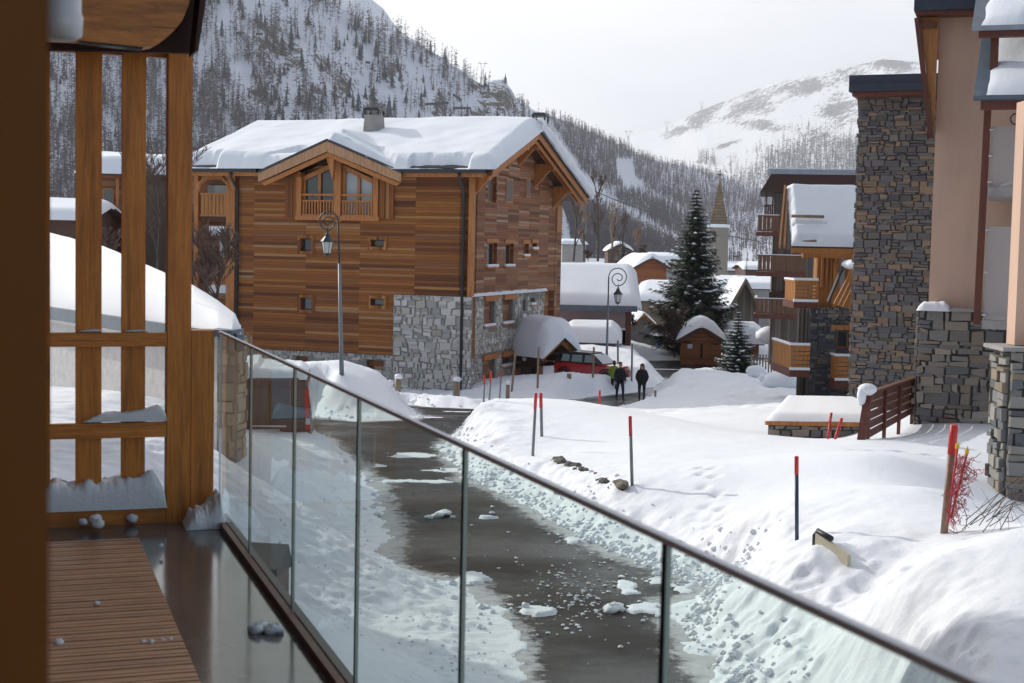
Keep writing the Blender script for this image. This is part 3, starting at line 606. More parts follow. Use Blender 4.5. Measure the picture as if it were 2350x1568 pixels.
# slatted screen at the balcony end
sc=thing('slatted_screen','stained larch slatted screen at the end of the balcony','screen',g0,BA)
def rr(px0,px1,py): a=BF.oy(px0,py,-.03)[0]; b_=BF.oy(px1,py,-.03)[0]; return a,b_
def zz(px,py,y=-.03): return BF.oy(px,py,y)[1]
p0,p1=rr(384,438,650); zt=zz(410,118)
m=MB(); m.box(p0,p1,-.06,.08,0,zt); m.build('post','fence',sc)
q0,q1=rr(441,490,900); m=MB(); m.box(p1+.004,q1,-.05,.09,0.02,zz(465,758)); m.build('post','fence',sc)
for (a,b_) in ((174,234),(280,335)):
    u0,u1=rr(a,b_,500); m=MB(); m.box(u0,u1,-.02,.025,.12,zz(200,110)); m.build('slat','fence',sc)
xl=-1.88
for (t_,b_,px) in ((763,795,300),(969,1003,300),(1168,1203,250)):
    m=MB(); m.box(xl,p0-.004,-.06,-.021,zz(px,b_),zz(px,t_)); m.build('rail','railw',sc)
m=MB(); m.box(xl,p0-.004,.0265,.08,zz(300,128,.03),zz(300,112,.03)); m.build('top_rail','railw',sc)
u0,u1=rr(60,115,500); m=MB(); m.box(u0,u1,-.02,.025,.12,zz(200,110)); m.build('slat','fence',sc)
# rafter end and roof of the balcony
rf=thing('balcony_roof','dark wooden balcony roof with a rounded rafter end above the screen','roof',g0,BA)
yy=-.55
def lp(px,py,y): a=BF.oy(px,py,y); return (a[0],y,a[1])
cur=[(100,-60),(100,88),(182,92),(330,108),(350,104),(372,92),(400,70),(418,48),(432,15),(440,-20),(446,-60)]
m=MB(); m.prism([lp(a,b_,yy) for a,b_ in cur],(0,.14,0)); m.build('rafter','beamend',rf)
m=MB(); m.prism([lp(a,b_,yy+.02) for a,b_ in ((182,92),(330,108),(326,113),(182,97))],(0,.1,0)); m.build('lower_edge','darkmetal',rf)
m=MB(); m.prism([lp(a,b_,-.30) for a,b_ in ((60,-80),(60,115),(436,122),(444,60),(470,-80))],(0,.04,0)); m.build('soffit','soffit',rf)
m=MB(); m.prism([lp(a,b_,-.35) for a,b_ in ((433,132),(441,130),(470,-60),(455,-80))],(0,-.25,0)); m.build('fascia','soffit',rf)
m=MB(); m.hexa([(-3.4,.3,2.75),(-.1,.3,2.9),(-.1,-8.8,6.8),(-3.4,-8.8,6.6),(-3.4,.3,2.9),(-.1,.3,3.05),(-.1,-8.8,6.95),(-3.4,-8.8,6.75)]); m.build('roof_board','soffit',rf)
# hanging grey pipe end
def lw(px,py,Y): return U(px,py,Y)
a=lw(140,60,3.2); m=MB(); m.lathe([(.001,-.03),(.03,-.03),(.045,-.02),(.047,.02),(.043,.03),(.043,.6),(.001,.6)],a,24); o=m.build('pipe','metal',None,True,loc=tuple(a)); tag(o,'short shiny grey metal pipe end hanging beside the rafter','pipe')
# near blurred post
a=U(112,800,.98); b_=U(-140,800,.98); m=MB(); m.box(b_.x,U(112,800,1.06).x,.92,1.06,-1.49,2.2); o=m.build('wooden_post','postdark',loc=((a.x+b_.x)/2,1,-1.49)); tag(o,'blurred dark brown wooden post close up on the left','post')
# facade of the own building (left of the balcony)
fa=thing('balcony_house','brown wooden facade of the house the balcony belongs to','house',g0,BA)
m=MB(); hol=[(-7.2,-5.4,.05,2.1),(-3.8,-2.2,.05,2.1)]
wallh(m,PX(-1.92),-12,16.5,-3.4,8.2,hol); m.build('wall','brown',fa)  # out of view; length and height set so its shadow reaches the near snow
for h in hol: window(fa,PX(-1.92),h,gl='glasspale')
m=MB(); m.box(-7,-2.3,15,16.4,-3.4,8.2); m.build('end_wall','plank',fa)
m=MB(); m.box(-8,-2.28,-12,16.6,8.22,8.5); m.build('roof','slate',fa)
# glass balustrade
gb=thing('glass_balustrade','frameless clear glass balustrade with slim grey handrail along the balcony','balustrade',g0,BA)
zt=BF.oy(510,762,0)[1]; L0=0.0; js=[-BF.ox(q,w_,0)[0] for q,w_ in ((575,790),(675,836),(822,903),(1065,1012),(1527,1228))]; js+=[js[-1]+1.15,8.2]; prev=.02
for j in js:
    m=MB(); m.add([(0.0,-prev,-.35),(0.0,-j+.012,-.35),(0.0,-j+.012,zt-.007),(0.0,-prev,zt-.007),(.010,-prev,-.35),(.010,-j+.012,-.35),(.010,-j+.012,zt-.007),(.010,-prev,zt-.007)],[(0,1,2,3),(7,6,5,4)],0)
    vs=m.v[-8:]; m.f+= [(1,5,6,2),(0,3,7,4)]; m.m+=[1,1]; m.c+=[(.5,)*3]*2
    m.build('glass_pane',['glass','glassedge'],gb)
    if j<8: mm=MB(); mm.box(-.001,.0055,-j+.001,-j+.011,-.35,zt-.0075); mm.build('joint','blackcloth',gb); mm=MB(); mm.box(.006,.0105,-j+.001,-j+.011,-.35,zt-.0075); mm.build('edge_strip','rail',gb)
    prev=j+.007
m=MB(); m.box(-.003,.0135,-8.2,.03,zt-.0068,zt+.005); m.build('handrail','rail',gb)
m=MB(); m.box(-.03,-.002,-8.2,.03,.001,.035); m.build('inner_channel','redbrown',gb); m=MB(); m.box(.018,.05,-8.2,.03,-.36,.02); m.build('outer_channel','darkmetal',gb)
# snow on the screen and in the corner
def snowstrip(name,fr,x0,x1,y0,y1,z,prof,lbl,seed,rough=.02,mat='snow'):
    m=MB()
    def pf(s,t):
        x=x0+(x1-x0)*s; y=y0+(y1-y0)*t; e=min(1,min(s,1-s)*9)*min(1,min(t,1-t)*4); h=np.interp(s,[i/(len(prof)-1) for i in range(len(prof))],prof)
        return (x,y-.02*math.sin(t*9),z+max(.002,(e**.5)*h+(float(fbm(x*22+seed,y*22,3,seed))*rough*2+float(fbm(x*60+seed,y*60,2,seed))*rough)*e))
    surf(m,pf,70,12); o=m.build(name,mat,None,True); o.location=fr.o; o.rotation_euler=(0,0,fr.a); tag(o,lbl,kind='stuff'); o['category']='snow'; return o
z1=zz(300,1166); snowstrip('snow_pile',BF,-1.0,p0,-.08,.08,z1,[.05,.1,.16,.13,.15,.14,.16,.15,.2,.22],'rough snow pile lying on the bottom rail of the screen',3,.03)
z2=zz(300,967); snowstrip('snow_drift',BF,rr(190,380,968)[0],p0,-.06,.02,z2,[.01,.03,.05,.05,.055,.06,.08,.1],'smooth snow drift on the middle rail of the screen',5,.006)
z3=zz(300,762); 
for (a,b_,s_) in ((178,236,'left'),(284,340,'right')):
    u0,u1=rr(a,b_,760); snowstrip('snow_cap',BF,u0,u1,-.058,-.021,z3,[.004,.012,.014,.006],f'thin snow cap on the upper rail against the {s_} slat',7,.002)
x0,y0=BF.oz(420,1190,0); x1,y1=BF.oz(500,1195,0)
snowstrip('snow_heap',BF,x0-.02,.0,-.30,-.02,.0,[.02,.07,.1,.09,.12,.17,.2],'crumbly snow heap in the corner between posts and glass',9,.03)
R=random.Random(5)
def crumb(px,py,z,r,lbl,n=1,cat='snow lump'):
    x,y=BF.oz(px,py,z); m=MB()
    for i in range(n):
        q=r*R.uniform(.35,1.1) if n>1 else r; m.blob((R.uniform(-1,1)*r*1.9*(n>1),R.uniform(-1,1)*r*1.3*(n>1),q*.5),(q,q*.9,q*.75),0,.22,R.random(),9,6)
    o=m.build('snow_lump','snow',None,True); o.location=BF.w((x,y,z)); tag(o,lbl,cat,group='snow lumps on the balcony')
for a in ((205,1205,.03,.035,'snow lump below the left slat on the concrete',4),(303,1197,.02,.03,'small upright snow lump below the right slat'),(610,1450,.0,.028,'broken snow lumps on the wet concrete by the glass',13),(222,1388,.036,.012,'tiny snow ball in the middle of the decking'),(335,1475,.03,.014,'flat icy lumps near the right edge of the decking',6),(380,1470,.03,.010,'icy crumbs at the right edge of the decking boards',5),(370,1255,.036,.012,'snow speck at the far right edge of the decking'),(135,1480,.03,.018,'snow lump beside the blurred post on the decking')): crumb(*a)
# brown box below the balcony
bo=U(600,1262,9.6); f=Fr((bo.x,bo.y,bo.z),BA)
bx=thing('brown_box','dark brown metal box with sloping lid standing below the glass','letterbox',(bo.x,bo.y,bo.z-1.6),BA-.5)
m=MB(); m.box(-.17,.13,-.1,.2,0,1.45); m.build('body','boxbrown',bx); m=MB(); m.hexa([(-.19,-.12,1.452),(.15,-.12,1.452),(.15,.22,1.452),(-.19,.22,1.452),(-.19,-.12,1.50),(.15,-.12,1.50),(.12,.22,1.60),(-.16,.22,1.60)]); m.build('lid','darkmetal',bx); m=MB(); m.hexa([(.131,0,1.05),(.22,0,1.05),(.22,.12,1.05),(.131,.12,1.05),(.131,0,1.06),(.22,0,1.055),(.22,.12,1.055),(.131,.12,1.15)]); m.build('flap','darkmetal',bx)
# ---------------- neighbour garage ----------------
def thickstrip(name,top,bot,mat,parent,nu=60,nv=20,bulge=.5,seed=1,back=3.0,rough=.05):
    """rounded snow body between a bottom edge polyline and a top silhouette polyline (world points), closed at the back"""
    T=[Vector(p) for p in top];B_=[Vector(p) for p in bot]; m=MB()
    def il(L,s): x=s*(len(L)-1); i=min(int(x),len(L)-2); return L[i].lerp(L[i+1],x-i)
    def pf(s,t):
        a=il(B_,s);c=il(T,s)
        if t<=.8: q=t/.8; p=a.lerp(c,q); p=p+Vector((0,0,1))*bulge*math.sin(PI*q)**.7*(.35 if q>.5 else .5); 
        else: q=(t-.8)/.2; p=c+Vector((-.3*q*back,q*back,-q*q*1.2))
        return p+Vector((0,0,1))*float(fbm(p.x*.9,p.y*.9,3,seed))*rough*2*(t>.02)
    surf(m,pf,nu,nv)
    return m.build(name,mat,parent,True)
ga=thing('garage','low white roughcast garage with deep snow on its roof behind the screen','garage')
top=[U(*q) for q in ((553,756,24.2),(540,722,24.6),(500,690,25.2),(440,652,26),(380,628,27.5),(310,595,29),(240,567,31),(180,550,33),(128,537,34),(0,500,38),(-300,430,46))]
bot=[U(*q) for q in ((553,768,23.9),(535,775,23.6),(500,762,24),(440,756,25),(385,748,26),(320,738,27.3),(250,728,28.8),(190,716,30),(128,708,31.5),(0,685,35),(-300,640,42))]
thickstrip('roof_snow',top,bot,'snowsoft',ga,80,24,.22,3,2.5,.03)
def wallline(pts,h0,h1,mat,name,parent,thick=.3,n=(.6,.8)):
    m=MB()
    for (a,b_) in zip(pts,pts[1:]):
        a=Vector(a);b_=Vector(b_); e=Vector((n[0],n[1],0))*thick
        m.hexa([a+Vector((0,0,h0)),b_+Vector((0,0,h0)),b_+e+Vector((0,0,h0)),a+e+Vector((0,0,h0)),a+Vector((0,0,h1)),b_+Vector((0,0,h1)),b_+e+Vector((0,0,h1)),a+e+Vector((0,0,h1))])
    return m.build(name,mat,parent)
e0=U(500,766,24.0); e1=U(-300,650,42.)
W0=Vector((e0.x-.1,e0.y+.15,0)); W1=Vector((e1.x,e1.y+.2,0))
m=MB(); d=(e1-e0).normalized(); 
m.beam(e0+Vector((0.35,-.3,-.10))-d*.2,e1+Vector((.3,0,-.10)),.12,.26); m.build('fascia','bluemetal',ga)
m=MB(); m.hexa([W0+Vector((.2,.25,-6.5)),W1+Vector((.2,.25,-6.5)),W1+Vector((3,5,-6.5)),W0+Vector((-1.6,6,-6.5)),W0+Vector((.2,.25,e0.z-.05)),W1+Vector((.2,.25,e0.z-.05)),W1+Vector((3,5,e0.z-.05)),W0+Vector((-1.6,6,e0.z-.05))]); m.build('wall','plasterwhite',ga)
# stone corner pillar
pc=U(520,850,23.6); sp=thing('stone_pillar','pale stone corner pillar of the low garage seen through the glass','pillar',(pc.x,pc.y,-5.0),-.15)
m=MB(); m.box(-.16,.16,0,.5,0,3.38); m.build('core','concrete',sp)
pal=[(.55,.47,.36),(.48,.42,.34),(.4,.38,.34),(.6,.52,.4),(.33,.31,.28)]
m=MB(); stones(m,PY(0),-.17,.17,0,3.36,pal,h=(.18,.34),w=(.17,.36),seed=4,dep=.05); stones(m,PX(.16),0,.5,0,3.36,pal,h=(.18,.34),w=(.2,.5),seed=5,dep=.05); m.build('stonework','stone',sp,cols=True)
m=MB(); m.box(-.3,.12,-.1,.5,3.385,3.5); m.build('cap_flashing','bluemetal',sp)
# ---------------- van ----------------
vc=U(618,1005,32.6); vz=float(zr(32.6))-.05; va=thing('van','dark purple van with snow on its roof, parked below the lamp mound','van',(vc.x,vc.y,vz),rad(7))
def loft(m,secs,mi=0,cap=True):
    n=len(secs[0]); o=len(m.v)
    for s_ in secs: m.v+= [tuple(p) for p in s_]
    for i in range(len(secs)-1):
        for k in range(n): m.f.append((o+i*n+k,o+i*n+(k+1)%n,o+(i+1)*n+(k+1)%n,o+(i+1)*n+k)); m.m.append(mi); m.c.append((.5,)*3)
    if cap:
        m.f+= [tuple(o+k for k in range(n))[::-1],tuple(o+(len(secs)-1)*n+k for k in range(n))]; m.m+=[mi]*2; m.c+=[(.5,)*3]*2
def vsec(y,w,z0,z1,r=.22,top=.9):
    pts=[(-w,y,z0+.1),(-w+.05,y,z0),(w-.05,y,z0),(w,y,z0+.1),(w*.995,y,z1*.55),(w*top,y,z1-r),(w*top-.06,y,z1-r*.35),(w*top-r,y,z1),(-w*top+r,y,z1),(-w*top+.06,y,z1-r*.35),(-w*top,y,z1-r),(-w*.995,y,z1*.55)]
    return pts
m=MB(); loft(m,[vsec(0,.93,.28,1.86),vsec(.07,.96,.26,1.92),vsec(3.2,.97,.26,1.95),vsec(3.6,.95,.26,1.85),vsec(4.2,.9,.28,1.2,.3),vsec(4.8,.8,.3,.9,.3)]); m.build('body','vanpaint',va)
m=MB(); m.box(-.80,-.035,-.03,-.003,1.0,1.68); m.box(.035,.80,-.03,-.003,1.0,1.68); rw=m.build('rear_window','glassdark',va)
m=MB(); m.box(-.012,.012,-.02,-.002,.45,1.8); m.build('door_gap','blackcloth',va)
for s_ in (-1,1):
    m=MB(); m.hexa([(s_*.87-.055,-.05,.72),(s_*.87+.055,-.05,.72),(s_*.87+.055,.02,.72),(s_*.87-.055,.02,.72),(s_*.83-.05,-.04,1.66),(s_*.83+.05,-.04,1.66),(s_*.83+.05,.02,1.66),(s_*.83-.05,.02,1.66)]); tl=m.build('tail_light','lightred',va)
    m=MB(); m.box(s_*.87-.05,s_*.87+.05,-.062,-.051,.84,.99); m.build('reversing_light','lightclear',tl)
    m=MB(); m.lathe([(.001,-.11),(.2,-.11),(.32,-.09),(.33,0),(.32,.09),(.001,.1)],(s_*.85,.9,.3),18,'x'); m.build('wheel','tyre',va)
    m=MB(); m.lathe([(.001,-.11),(.2,-.11),(.32,-.09),(.33,0),(.32,.09),(.001,.1)],(s_*.85,3.9,.3),18,'x'); m.build('wheel','tyre',va)
m=MB(); m.box(-.42,.38,-.06,-.02,.78,.82); m.build('handle_bar','chrome',va)
m=MB(); m.box(-.9,.9,-.12,-.01,.26,.48); m.build('bumper','blackcloth',va)
pl=MB(); pl.box(-.31,.23,-.045,-.03,.60,.73); plo=pl.build('number_plate','panelw',va)
def text(s,size,loc,rot,mat,parent,name='lettering',ext=.002):
    c=bpy.data.curves.new(name,'FONT'); c.body=s; c.size=size; c.extrude=ext; c.align_x='CENTER'; c.align_y='CENTER'; o=bpy.data.objects.new(name,c); COL.objects.link(o)
    dg=bpy.context.evaluated_depsgraph_get(); me=bpy.data.meshes.new_from_object(o.evaluated_get(dg)); bpy.data.objects.remove(o); me.materials.clear(); me.materials.append(MT[mat]); o=bpy.data.objects.new(name,me); COL.objects.link(o); o.parent=parent; o.location=loc; o.rotation_euler=rot; return o
text('EB-531-NE',.115,(-.04,-.048,.665),(PI/2,0,0),'blackcloth',plo)
m=MB(); 
def pf(s,t):
    x=-.86+1.72*s;y=.02+3.1*t; e=(min(1,min(s,1-s)*8)*min(1,min(t,1-t)*12))**.5
    return (x*(.97+.03*e),y,1.86+.05*e+e*(.16+.16*float(fbm(x*2+3,y*2,3,4))+.06*float(fbm(x*9,y*9,2,7)))+(.08*e if x<-.3 else 0))
surf(m,pf,36,44); m.build('roof_snow','snow',va,True)
# ---------------- main chalet ----------------
A=U(1083,560,68); CA=math.atan2(-.325,.946); base=-7.6
CF=Fr((A.x,A.y,0),CA); ch=thing('chalet','large larch clad chalet on a pale rubble stone base under a snowy roof','chalet',(A.x,A.y,0),CA)
zE=CF.oy(1083,398,0)[1]   # eave height
zS=CF.oy(1083,682,0)[1]   # top of stone
xl=CF.oy(548,600,0)[0]; WG=14.3
xst=CF.oy(905,700,0)[0]   # left end of tall stone part
zw=CF.oy(700,806,0)[1]    # bottom of the boards
rh=lambda a: CF.ry(*a)
win=[rh((690,547,716,577)),rh((851,550,882,567)),rh((690,683,716,712)),rh((851,685,882,702))]
dw=rh((697,402,858,497))
FP=PY(0)
m=MB(); wallh(m,FP,xl,0,zw,zE,win+[(dw[0],dw[1],dw[2],zE)],.3); m.build('front_boarding','plank',ch)
for h in win: window(ch,FP,h,.25,mull=False,gl='glassdark',fr='brown',fw=.05)
# window surrounds
for h in win:
    a,b_,c,d=h; m=MB()
    for q in ((a-.15,a,c-.14,d+.14),(b_,b_+.15,c-.14,d+.14),(a,b_,c-.14,c),(a,b_,d,d+.14)): m.box(q[0],q[1],-.06,-.003,q[2],q[3])
    m.build('window_surround','vplank',ch)
# stone base
pal=[(.52,.515,.49),(.6,.59,.56),(.45,.45,.435),(.66,.645,.61),(.38,.38,.37),(.52,.48,.42),(.57,.565,.555)]
low=[rh((676,818,704,836)),rh((838,826,878,850))]
m=MB(); wallh(m,PY(-.1),xst,.1,base,zS,(),.02,.1); wallh(m,PY(.12),xl-3,xst,base,zw,low,.3,.1)
side=[CF.rx(1117,692,1139,747),CF.rx(1160,688,1181,741),CF.rx(1205,688,1211,714),CF.rx(1222,685,1232,699),CF.rx(1114,828,1139,880),CF.rx(1158,820,1178,838)]
sy=CF.ox(1257,672,.12)[0]; sz=zS
wallh(m,PX(-.12),0,sy,base,sz,side,.3,.3); m.build('base_wall','mortar',ch)
m=MB(); stones(m,PY(-.1),xst,0.12,base,zS,pal,h=(.09,.36),w=(.12,.62),jit=.07,seed=11,dep=.07,gap=.0); stones(m,PY(.12),xl-3,xst,base,zw-.02,pal,low,h=(.09,.26),w=(.14,.6),jit=.05,seed=12,dep=.07,gap=.0)
m.build('front_stonework','stone',ch,cols=True)
palw=[(.58,.55,.5),(.64,.61,.56),(.47,.45,.42),(.7,.68,.63),(.38,.37,.35),(.54,.48,.4)]
m=MB(); stones(m,PX(-.12),0.0,sy,base,sz,palw,[(a-.1,b_+.1,c-.05,d+.3) for a,b_,c,d in side],h=(.09,.34),w=(.12,.5),jit=.06,seed=13,dep=.07,gap=.0); m.build('side_stonework','stone',ch,cols=True)
for i,h in enumerate(side):
    window(ch,PX(-.12),h,.25,gl='curtain' if i in (1,) else 'glassdark',mull=False,sill=i in (0,1,4,5,3))
    if i in (0,1,4,5): a,b_,c,d=h; mm=MB(); mm.box(-.1,.05,a-.22,b_+.22,d+.002,d+.27); mm.build('lintel','trim',ch)
# gable side boarding
pk_y,pk_z=CF.ox(1222,322,0)
up=[CF.rx(1121,404,1139,465),CF.rx(1160,408,1176,468),CF.rx(1118,557,1140,612),CF.rx(1160,559,1178,611),CF.rx(1202,560,1213,588),CF.rx(1222,558,1232,572),CF.rx(1207,410,1216,455),CF.rx(1227,412,1234,436)]
PL=PX(0); pk_y=6.0; slope=.33; pk_z=zE+.25+slope*pk_y; zfar=pk_z-slope*(WG-pk_y)
zcut=zE-.02
hs=[h for h in up]
m=MB(); yb_=CF.ox(1274,560,0)[0]
wallh(m,PL,0,yb_,sz+.002,min(zcut,zE),[h for h in hs if h[3]<zE],.28)
# gable triangle
m.add([(0,0,zE),(0,yb_,zE),(0,yb_,pk_z-slope*(yb_-pk_y)),(0,pk_y,pk_z),(0,0,zE+.25),(-.3,0,zE),(-.3,yb_,zE),(-.3,yb_,pk_z-slope*(yb_-pk_y)),(-.3,pk_y,pk_z),(-.3,0,zE+.25)],[(0,1,2,3,4),(9,8,7,6,5)])
m.build('side_boarding','plankside',ch)
m=MB(); ye=WG; m.box(-.3,.02,yb_+.002,ye,base,pk_z-slope*(ye-pk_y)-.1); m.build('corner_bay','plankside',ch)
m=MB()
for k in range(6): q=yb_+.1+k*(ye-yb_-.2)/6; m.box(.021,.07,q,q+.16,CF.ox(1275,533,0)[1],CF.ox(1275,470,0)[1])
m.build('vertical_slats','orange',ch)
m=MB(); m.box(xl+.1,-.31,.36,WG,base,zE-.1); m.build('core','plankside',ch)
for i,h in enumerate(up):
    if h[3]<zE: window(ch,PL,h,.24,gl='glassdark' if i in (2,3) else 'curtain',mull=False,sill=i in (2,3,5,4))
    else:
        a,b_,c,d=h; mm=MB(); mm.box(.002,.03,a,b_,c,min(d,zE+.6)); wo=mm.build('window','trim',ch); mm=MB(); mm.box(.031,.04,a+.08,b_-.08,c+.1,min(d,zE+.6)-.1); mm.build('pane','curtain',wo)
    a,b_,c,d=h; mm=MB()
    if h[3]<zE: mm.box(.002,.05,a-.15,b_+.15,d+.003,d+.2); mm.build('lintel','trim',ch)
m=MB(); m.box(-.16,.10,-.10,.16,zS,zE); m.build('corner_post','trim',ch)
# snow ledge on the stone step
m=MB()
def pf(s,t):
    y=-.1+(sy+.1)*s; q=math.sin(PI*min(max(t,0),1)); return (.14-.28*t-.02,y,sz+.01+q*(.16+.1*float(fbm(y*1.5,t,3,3)))+.0)
surf(m,pf,50,8); m.build('ledge_snow','snowsoft',ch,True)
# roof : two planes with overhang
ov=1.25; fo=.75; back=WG+.8; xL=CF.oy(436,397,0)[0]-.1
zf=zE+.25-slope*fo; zb=pk_z-slope*(back-pk_y)
m=MB(); th=.16
dxa,dxb=CF.oy(612,392,-1.0)[0],CF.oy(900,392,-1.0)[0]; yc=.5; zc_=pk_z-slope*(pk_y-yc)
SEG=[(-fo,zf,yc,zc_,xL,dxa),(-fo,zf,yc,zc_,dxb,ov),(yc,zc_,pk_y,pk_z,xL,ov),(back,zb,pk_y,pk_z,xL,ov)]
for (y0,z0,y1,z1,xa_,xb_) in SEG:
    m.hexa([(xa_,y0,z0),(xb_,y0,z0),(xb_,y1,z1),(xa_,y1,z1),(xa_,y0,z0+th),(xb_,y0,z0+th),(xb_,y1,z1+th),(xa_,y1,z1+th)])
m.build('roof','brown',ch)
m=MB(); 
for (y0,z0,y1,z1,xa_,xb_) in SEG:
    zz0=th+.004; xb_+=.12*(xb_==ov)
    if y0==-fo: y0-=.12; z0-=.04
    m.hexa([(xa_,y0,z0+zz0),(xb_,y0,z0+zz0),(xb_,y1,z1+zz0),(xa_,y1,z1+zz0),(xa_,y0,z0+zz0+.1),(xb_,y0,z0+zz0+.1),(xb_,y1,z1+zz0+.1),(xa_,y1,z1+zz0+.1)])
m.build('slates','slate',ch)
# bargeboards, brackets
for (y0,z0,y1,z1) in ((-fo,zf,pk_y,pk_z),(back,zb,pk_y,pk_z)):
    m=MB()
    for off,dz,hh in ((.02,-.16,.32),(-.16,-.38,.2),(-.42,-.3,.16)):
        m.hexa([(ov+off-.06,y0,z0+dz),(ov+off,y0,z0+dz),(ov+off,y1,z1+dz),(ov+off-.06,y1,z1+dz),(ov+off-.06,y0,z0+dz+hh),(ov+off,y0,z0+dz+hh),(ov+off,y1,z1+dz+hh),(ov+off-.06,y1,z1+dz+hh)])
    m.build('bargeboard','trim',ch)
for (y,zz_) in ((pk_y-1.0,0),(pk_y+.6,0),(pk_y+3.4,0),(WG-1.7,0),(.3,0)):
    zr_=pk_z-slope*abs(y-pk_y)-.02
    m=MB(); m.box(.02,ov-.2,y-.14,y+.14,zr_-.45,zr_-.1); m.prism([(.02,y-.1,zr_-1.3),(.02,y-.1,zr_-.46),(ov-.45,y-.1,zr_-.46)],(0,.2,0)); m.build('bracket','trim',ch)
# eaves beam / gutter / downpipe
m=MB(); m.box(xL,dxa,-fo+.02,-fo+.14,zf-.22,zf-.002); m.build('eaves_board','trim',ch); m=MB(); m.box(dxb,.9,-fo+.02,-fo+.14,zf-.22,zf-.002); m.build('eaves_board','trim',ch)
m=MB(); m.box(xL,CF.oy(592,397,-fo)[0],-fo-.22,-fo-.005,zf-.03,zf+.15); m.box(CF.oy(921,397,-fo)[0],.95,-fo-.22,-fo-.005,zf-.03,zf+.15); m.build('gutter','darkmetal',ch)
for px in (1063,545):
    x=CF.oy(px,600,-.1)[0]; m=MB(); m.tube([(x-.75*0,-fo-.1,zf),(x,-fo-.1,zf-.25),(x,-.16,zf-.9),(x,-.16,base+.3)],.07,8); m.build('downpipe','darkmetal',ch,True)
# dormer gable over the front window
pd=CF.oy(750,318,-1.0); dl=CF.oy(592,392,-1.0); dr=CF.oy(920,392,-1.0); yd=-1.0
xm,zm=pd
m=MB(); depth=5.2
for (x1,z1) in (dl,dr):
    m.hexa([(x1,yd,z1-.12),(xm,yd,zm-.12),(xm,depth,zm-.12),(x1,depth-2.6,z1-.12),(x1,yd,z1),(xm,yd,zm),(xm,depth,zm),(x1,depth-2.6,z1)] if x1<xm else [(xm,yd,zm-.12),(x1,yd,z1-.12),(x1,depth-2.6,z1-.12),(xm,depth,zm-.12),(xm,yd,zm),(x1,yd,z1),(x1,depth-2.6,z1),(xm,depth,zm)])
m.build('dormer_roof','slate',ch)
m=MB()
for (x1,z1) in (dl,dr):
    P4=[(x1,z1-.13),(xm,zm-.13),(xm,zm-.62),(x1,z1-.55)]
    m.prism([(a,yd+.02,c) for a,c in P4],(0,.07,0))
m.build('dormer_bargeboard','trimtan',ch)
m=MB()
for (x1,z1) in (dl,dr):
    s_=1 if x1>xm else -1
    m.prism([(a,yd+.14,c) for a,c in [(x1-s_*.1,z1-.58),(xm,zm-.64),(xm,zm-.86),(x1-s_*.3,z1-.72)]],(0,.12,0))
m.build('dormer_rafter','trim',ch)
# recessed dormer wall with vertical boards
gx0,gx1=CF.oy(655,450,-.02)[0],CF.oy(905,450,-.02)[0]
topz=lambda x: zm-.75-(abs(x-xm))*( (zm-dl[1])/abs(dl[0]-xm))
m=MB(); N=26
for k in range(N):
    a=gx0+(gx1-gx0)*k/N; b_=gx0+(gx1-gx0)*(k+1)/N; c=(a+b_)/2
    if dw[0]-.05<c<dw[1]+.05:
        if m.v: m.build('dormer_boards','vplank',ch); m=MB()
    else: m.box(a+.01,b_-.01,-.10-(.03 if k%2 else 0),-.004,dw[2]-.1,topz(c)); continue
m.build('dormer_boards','vplank',ch)
m=MB(); m.prism([(gx0+.1,.25,zE-.05),(gx1-.1,.25,zE-.05),(gx1-.1,.25,topz(gx1)),(xm,.25,zm-.75),(gx0+.1,.25,topz(gx0))],(0,.1,0)); m.build('dormer_wall','plank',ch)
# arched window pair
zt1=CF.oy(760,392,0)[1]; midx=CF.oy(777,440,0)[0]
for s_,(a,b_) in enumerate(((dw[0],midx-.18),(midx+.24,dw[1]))):
    out=lambda x: dw[3]+.55-(abs(x-xm))*.42*1.0
    m=MB(); xs=[a+(b_-a)*i/8 for i in range(9)]; z0=dw[2]
    gl=MB(); gl.prism([(a,.12,z0)]+[(b_,.12,z0)]+[(x,.12,out(x)) for x in xs[::-1]],(0,.03,0)); 
    m=MB(); f_=.11
    m.box(a-.02,a+f_,.0,.11,z0,out(a)+.0); m.box(b_-f_,b_+.02,.0,.11,z0,out(b_)); mm_=(a+b_)/2; m.box(mm_-.07,mm_+.07,.0,.11,z0,out(mm_))
    for x0_,x1_ in zip(xs,xs[1:]): m.hexa([(x0_,-.0,out(x0_)-.12),(x1_,-.0,out(x1_)-.12),(x1_,.11,out(x1_)-.12),(x0_,.11,out(x0_)-.12),(x0_,-.0,out(x0_)+.12),(x1_,-.0,out(x1_)+.12),(x1_,.11,out(x1_)+.12),(x0_,.11,out(x0_)+.12)])
    w_=m.build('arched_window','trim',ch); gl.build('pane','glassdark' if s_==0 else 'glasspale',w_)
    m=MB(); zr0=CF.oy(730,447,0)[1]; zr1=CF.oy(730,495,0)[1]
    m.box(a,b_,-.17,-.1,zr0-.06,zr0+.04); m.box(a,b_,-.17,-.1,zr0-.34,zr0-.27); m.box(a,b_,-.17,-.1,zr1-.04,zr1+.05); nb=11
    for k in range(nb): q=a+(b_-a)*(k+.3)/nb; m.box(q,q+.07,-.155,-.115,zr1+.05,zr0-.34)
    m.build('balcony_railing','redbrown' if 0 else 'trim',ch)
m=MB(); m.box(midx-.16,midx+.2,-.2,.1,dw[2]-.3,zm-.9); m.build('centre_post','trim',ch)
m=MB(); m.box(dw[0]-.35,dw[1]+.35,-.2,-.002,dw[2]-.22,dw[2]-.02); m.box(dw[0]-.28,dw[0]-.03,-.2,-.002,dw[2]-.02,dw[3]-.1); m.box(dw[1]+.03,dw[1]+.28,-.2,-.002,dw[2]-.02,dw[3]-.1); m.build('window_frame_beams','trim',ch)
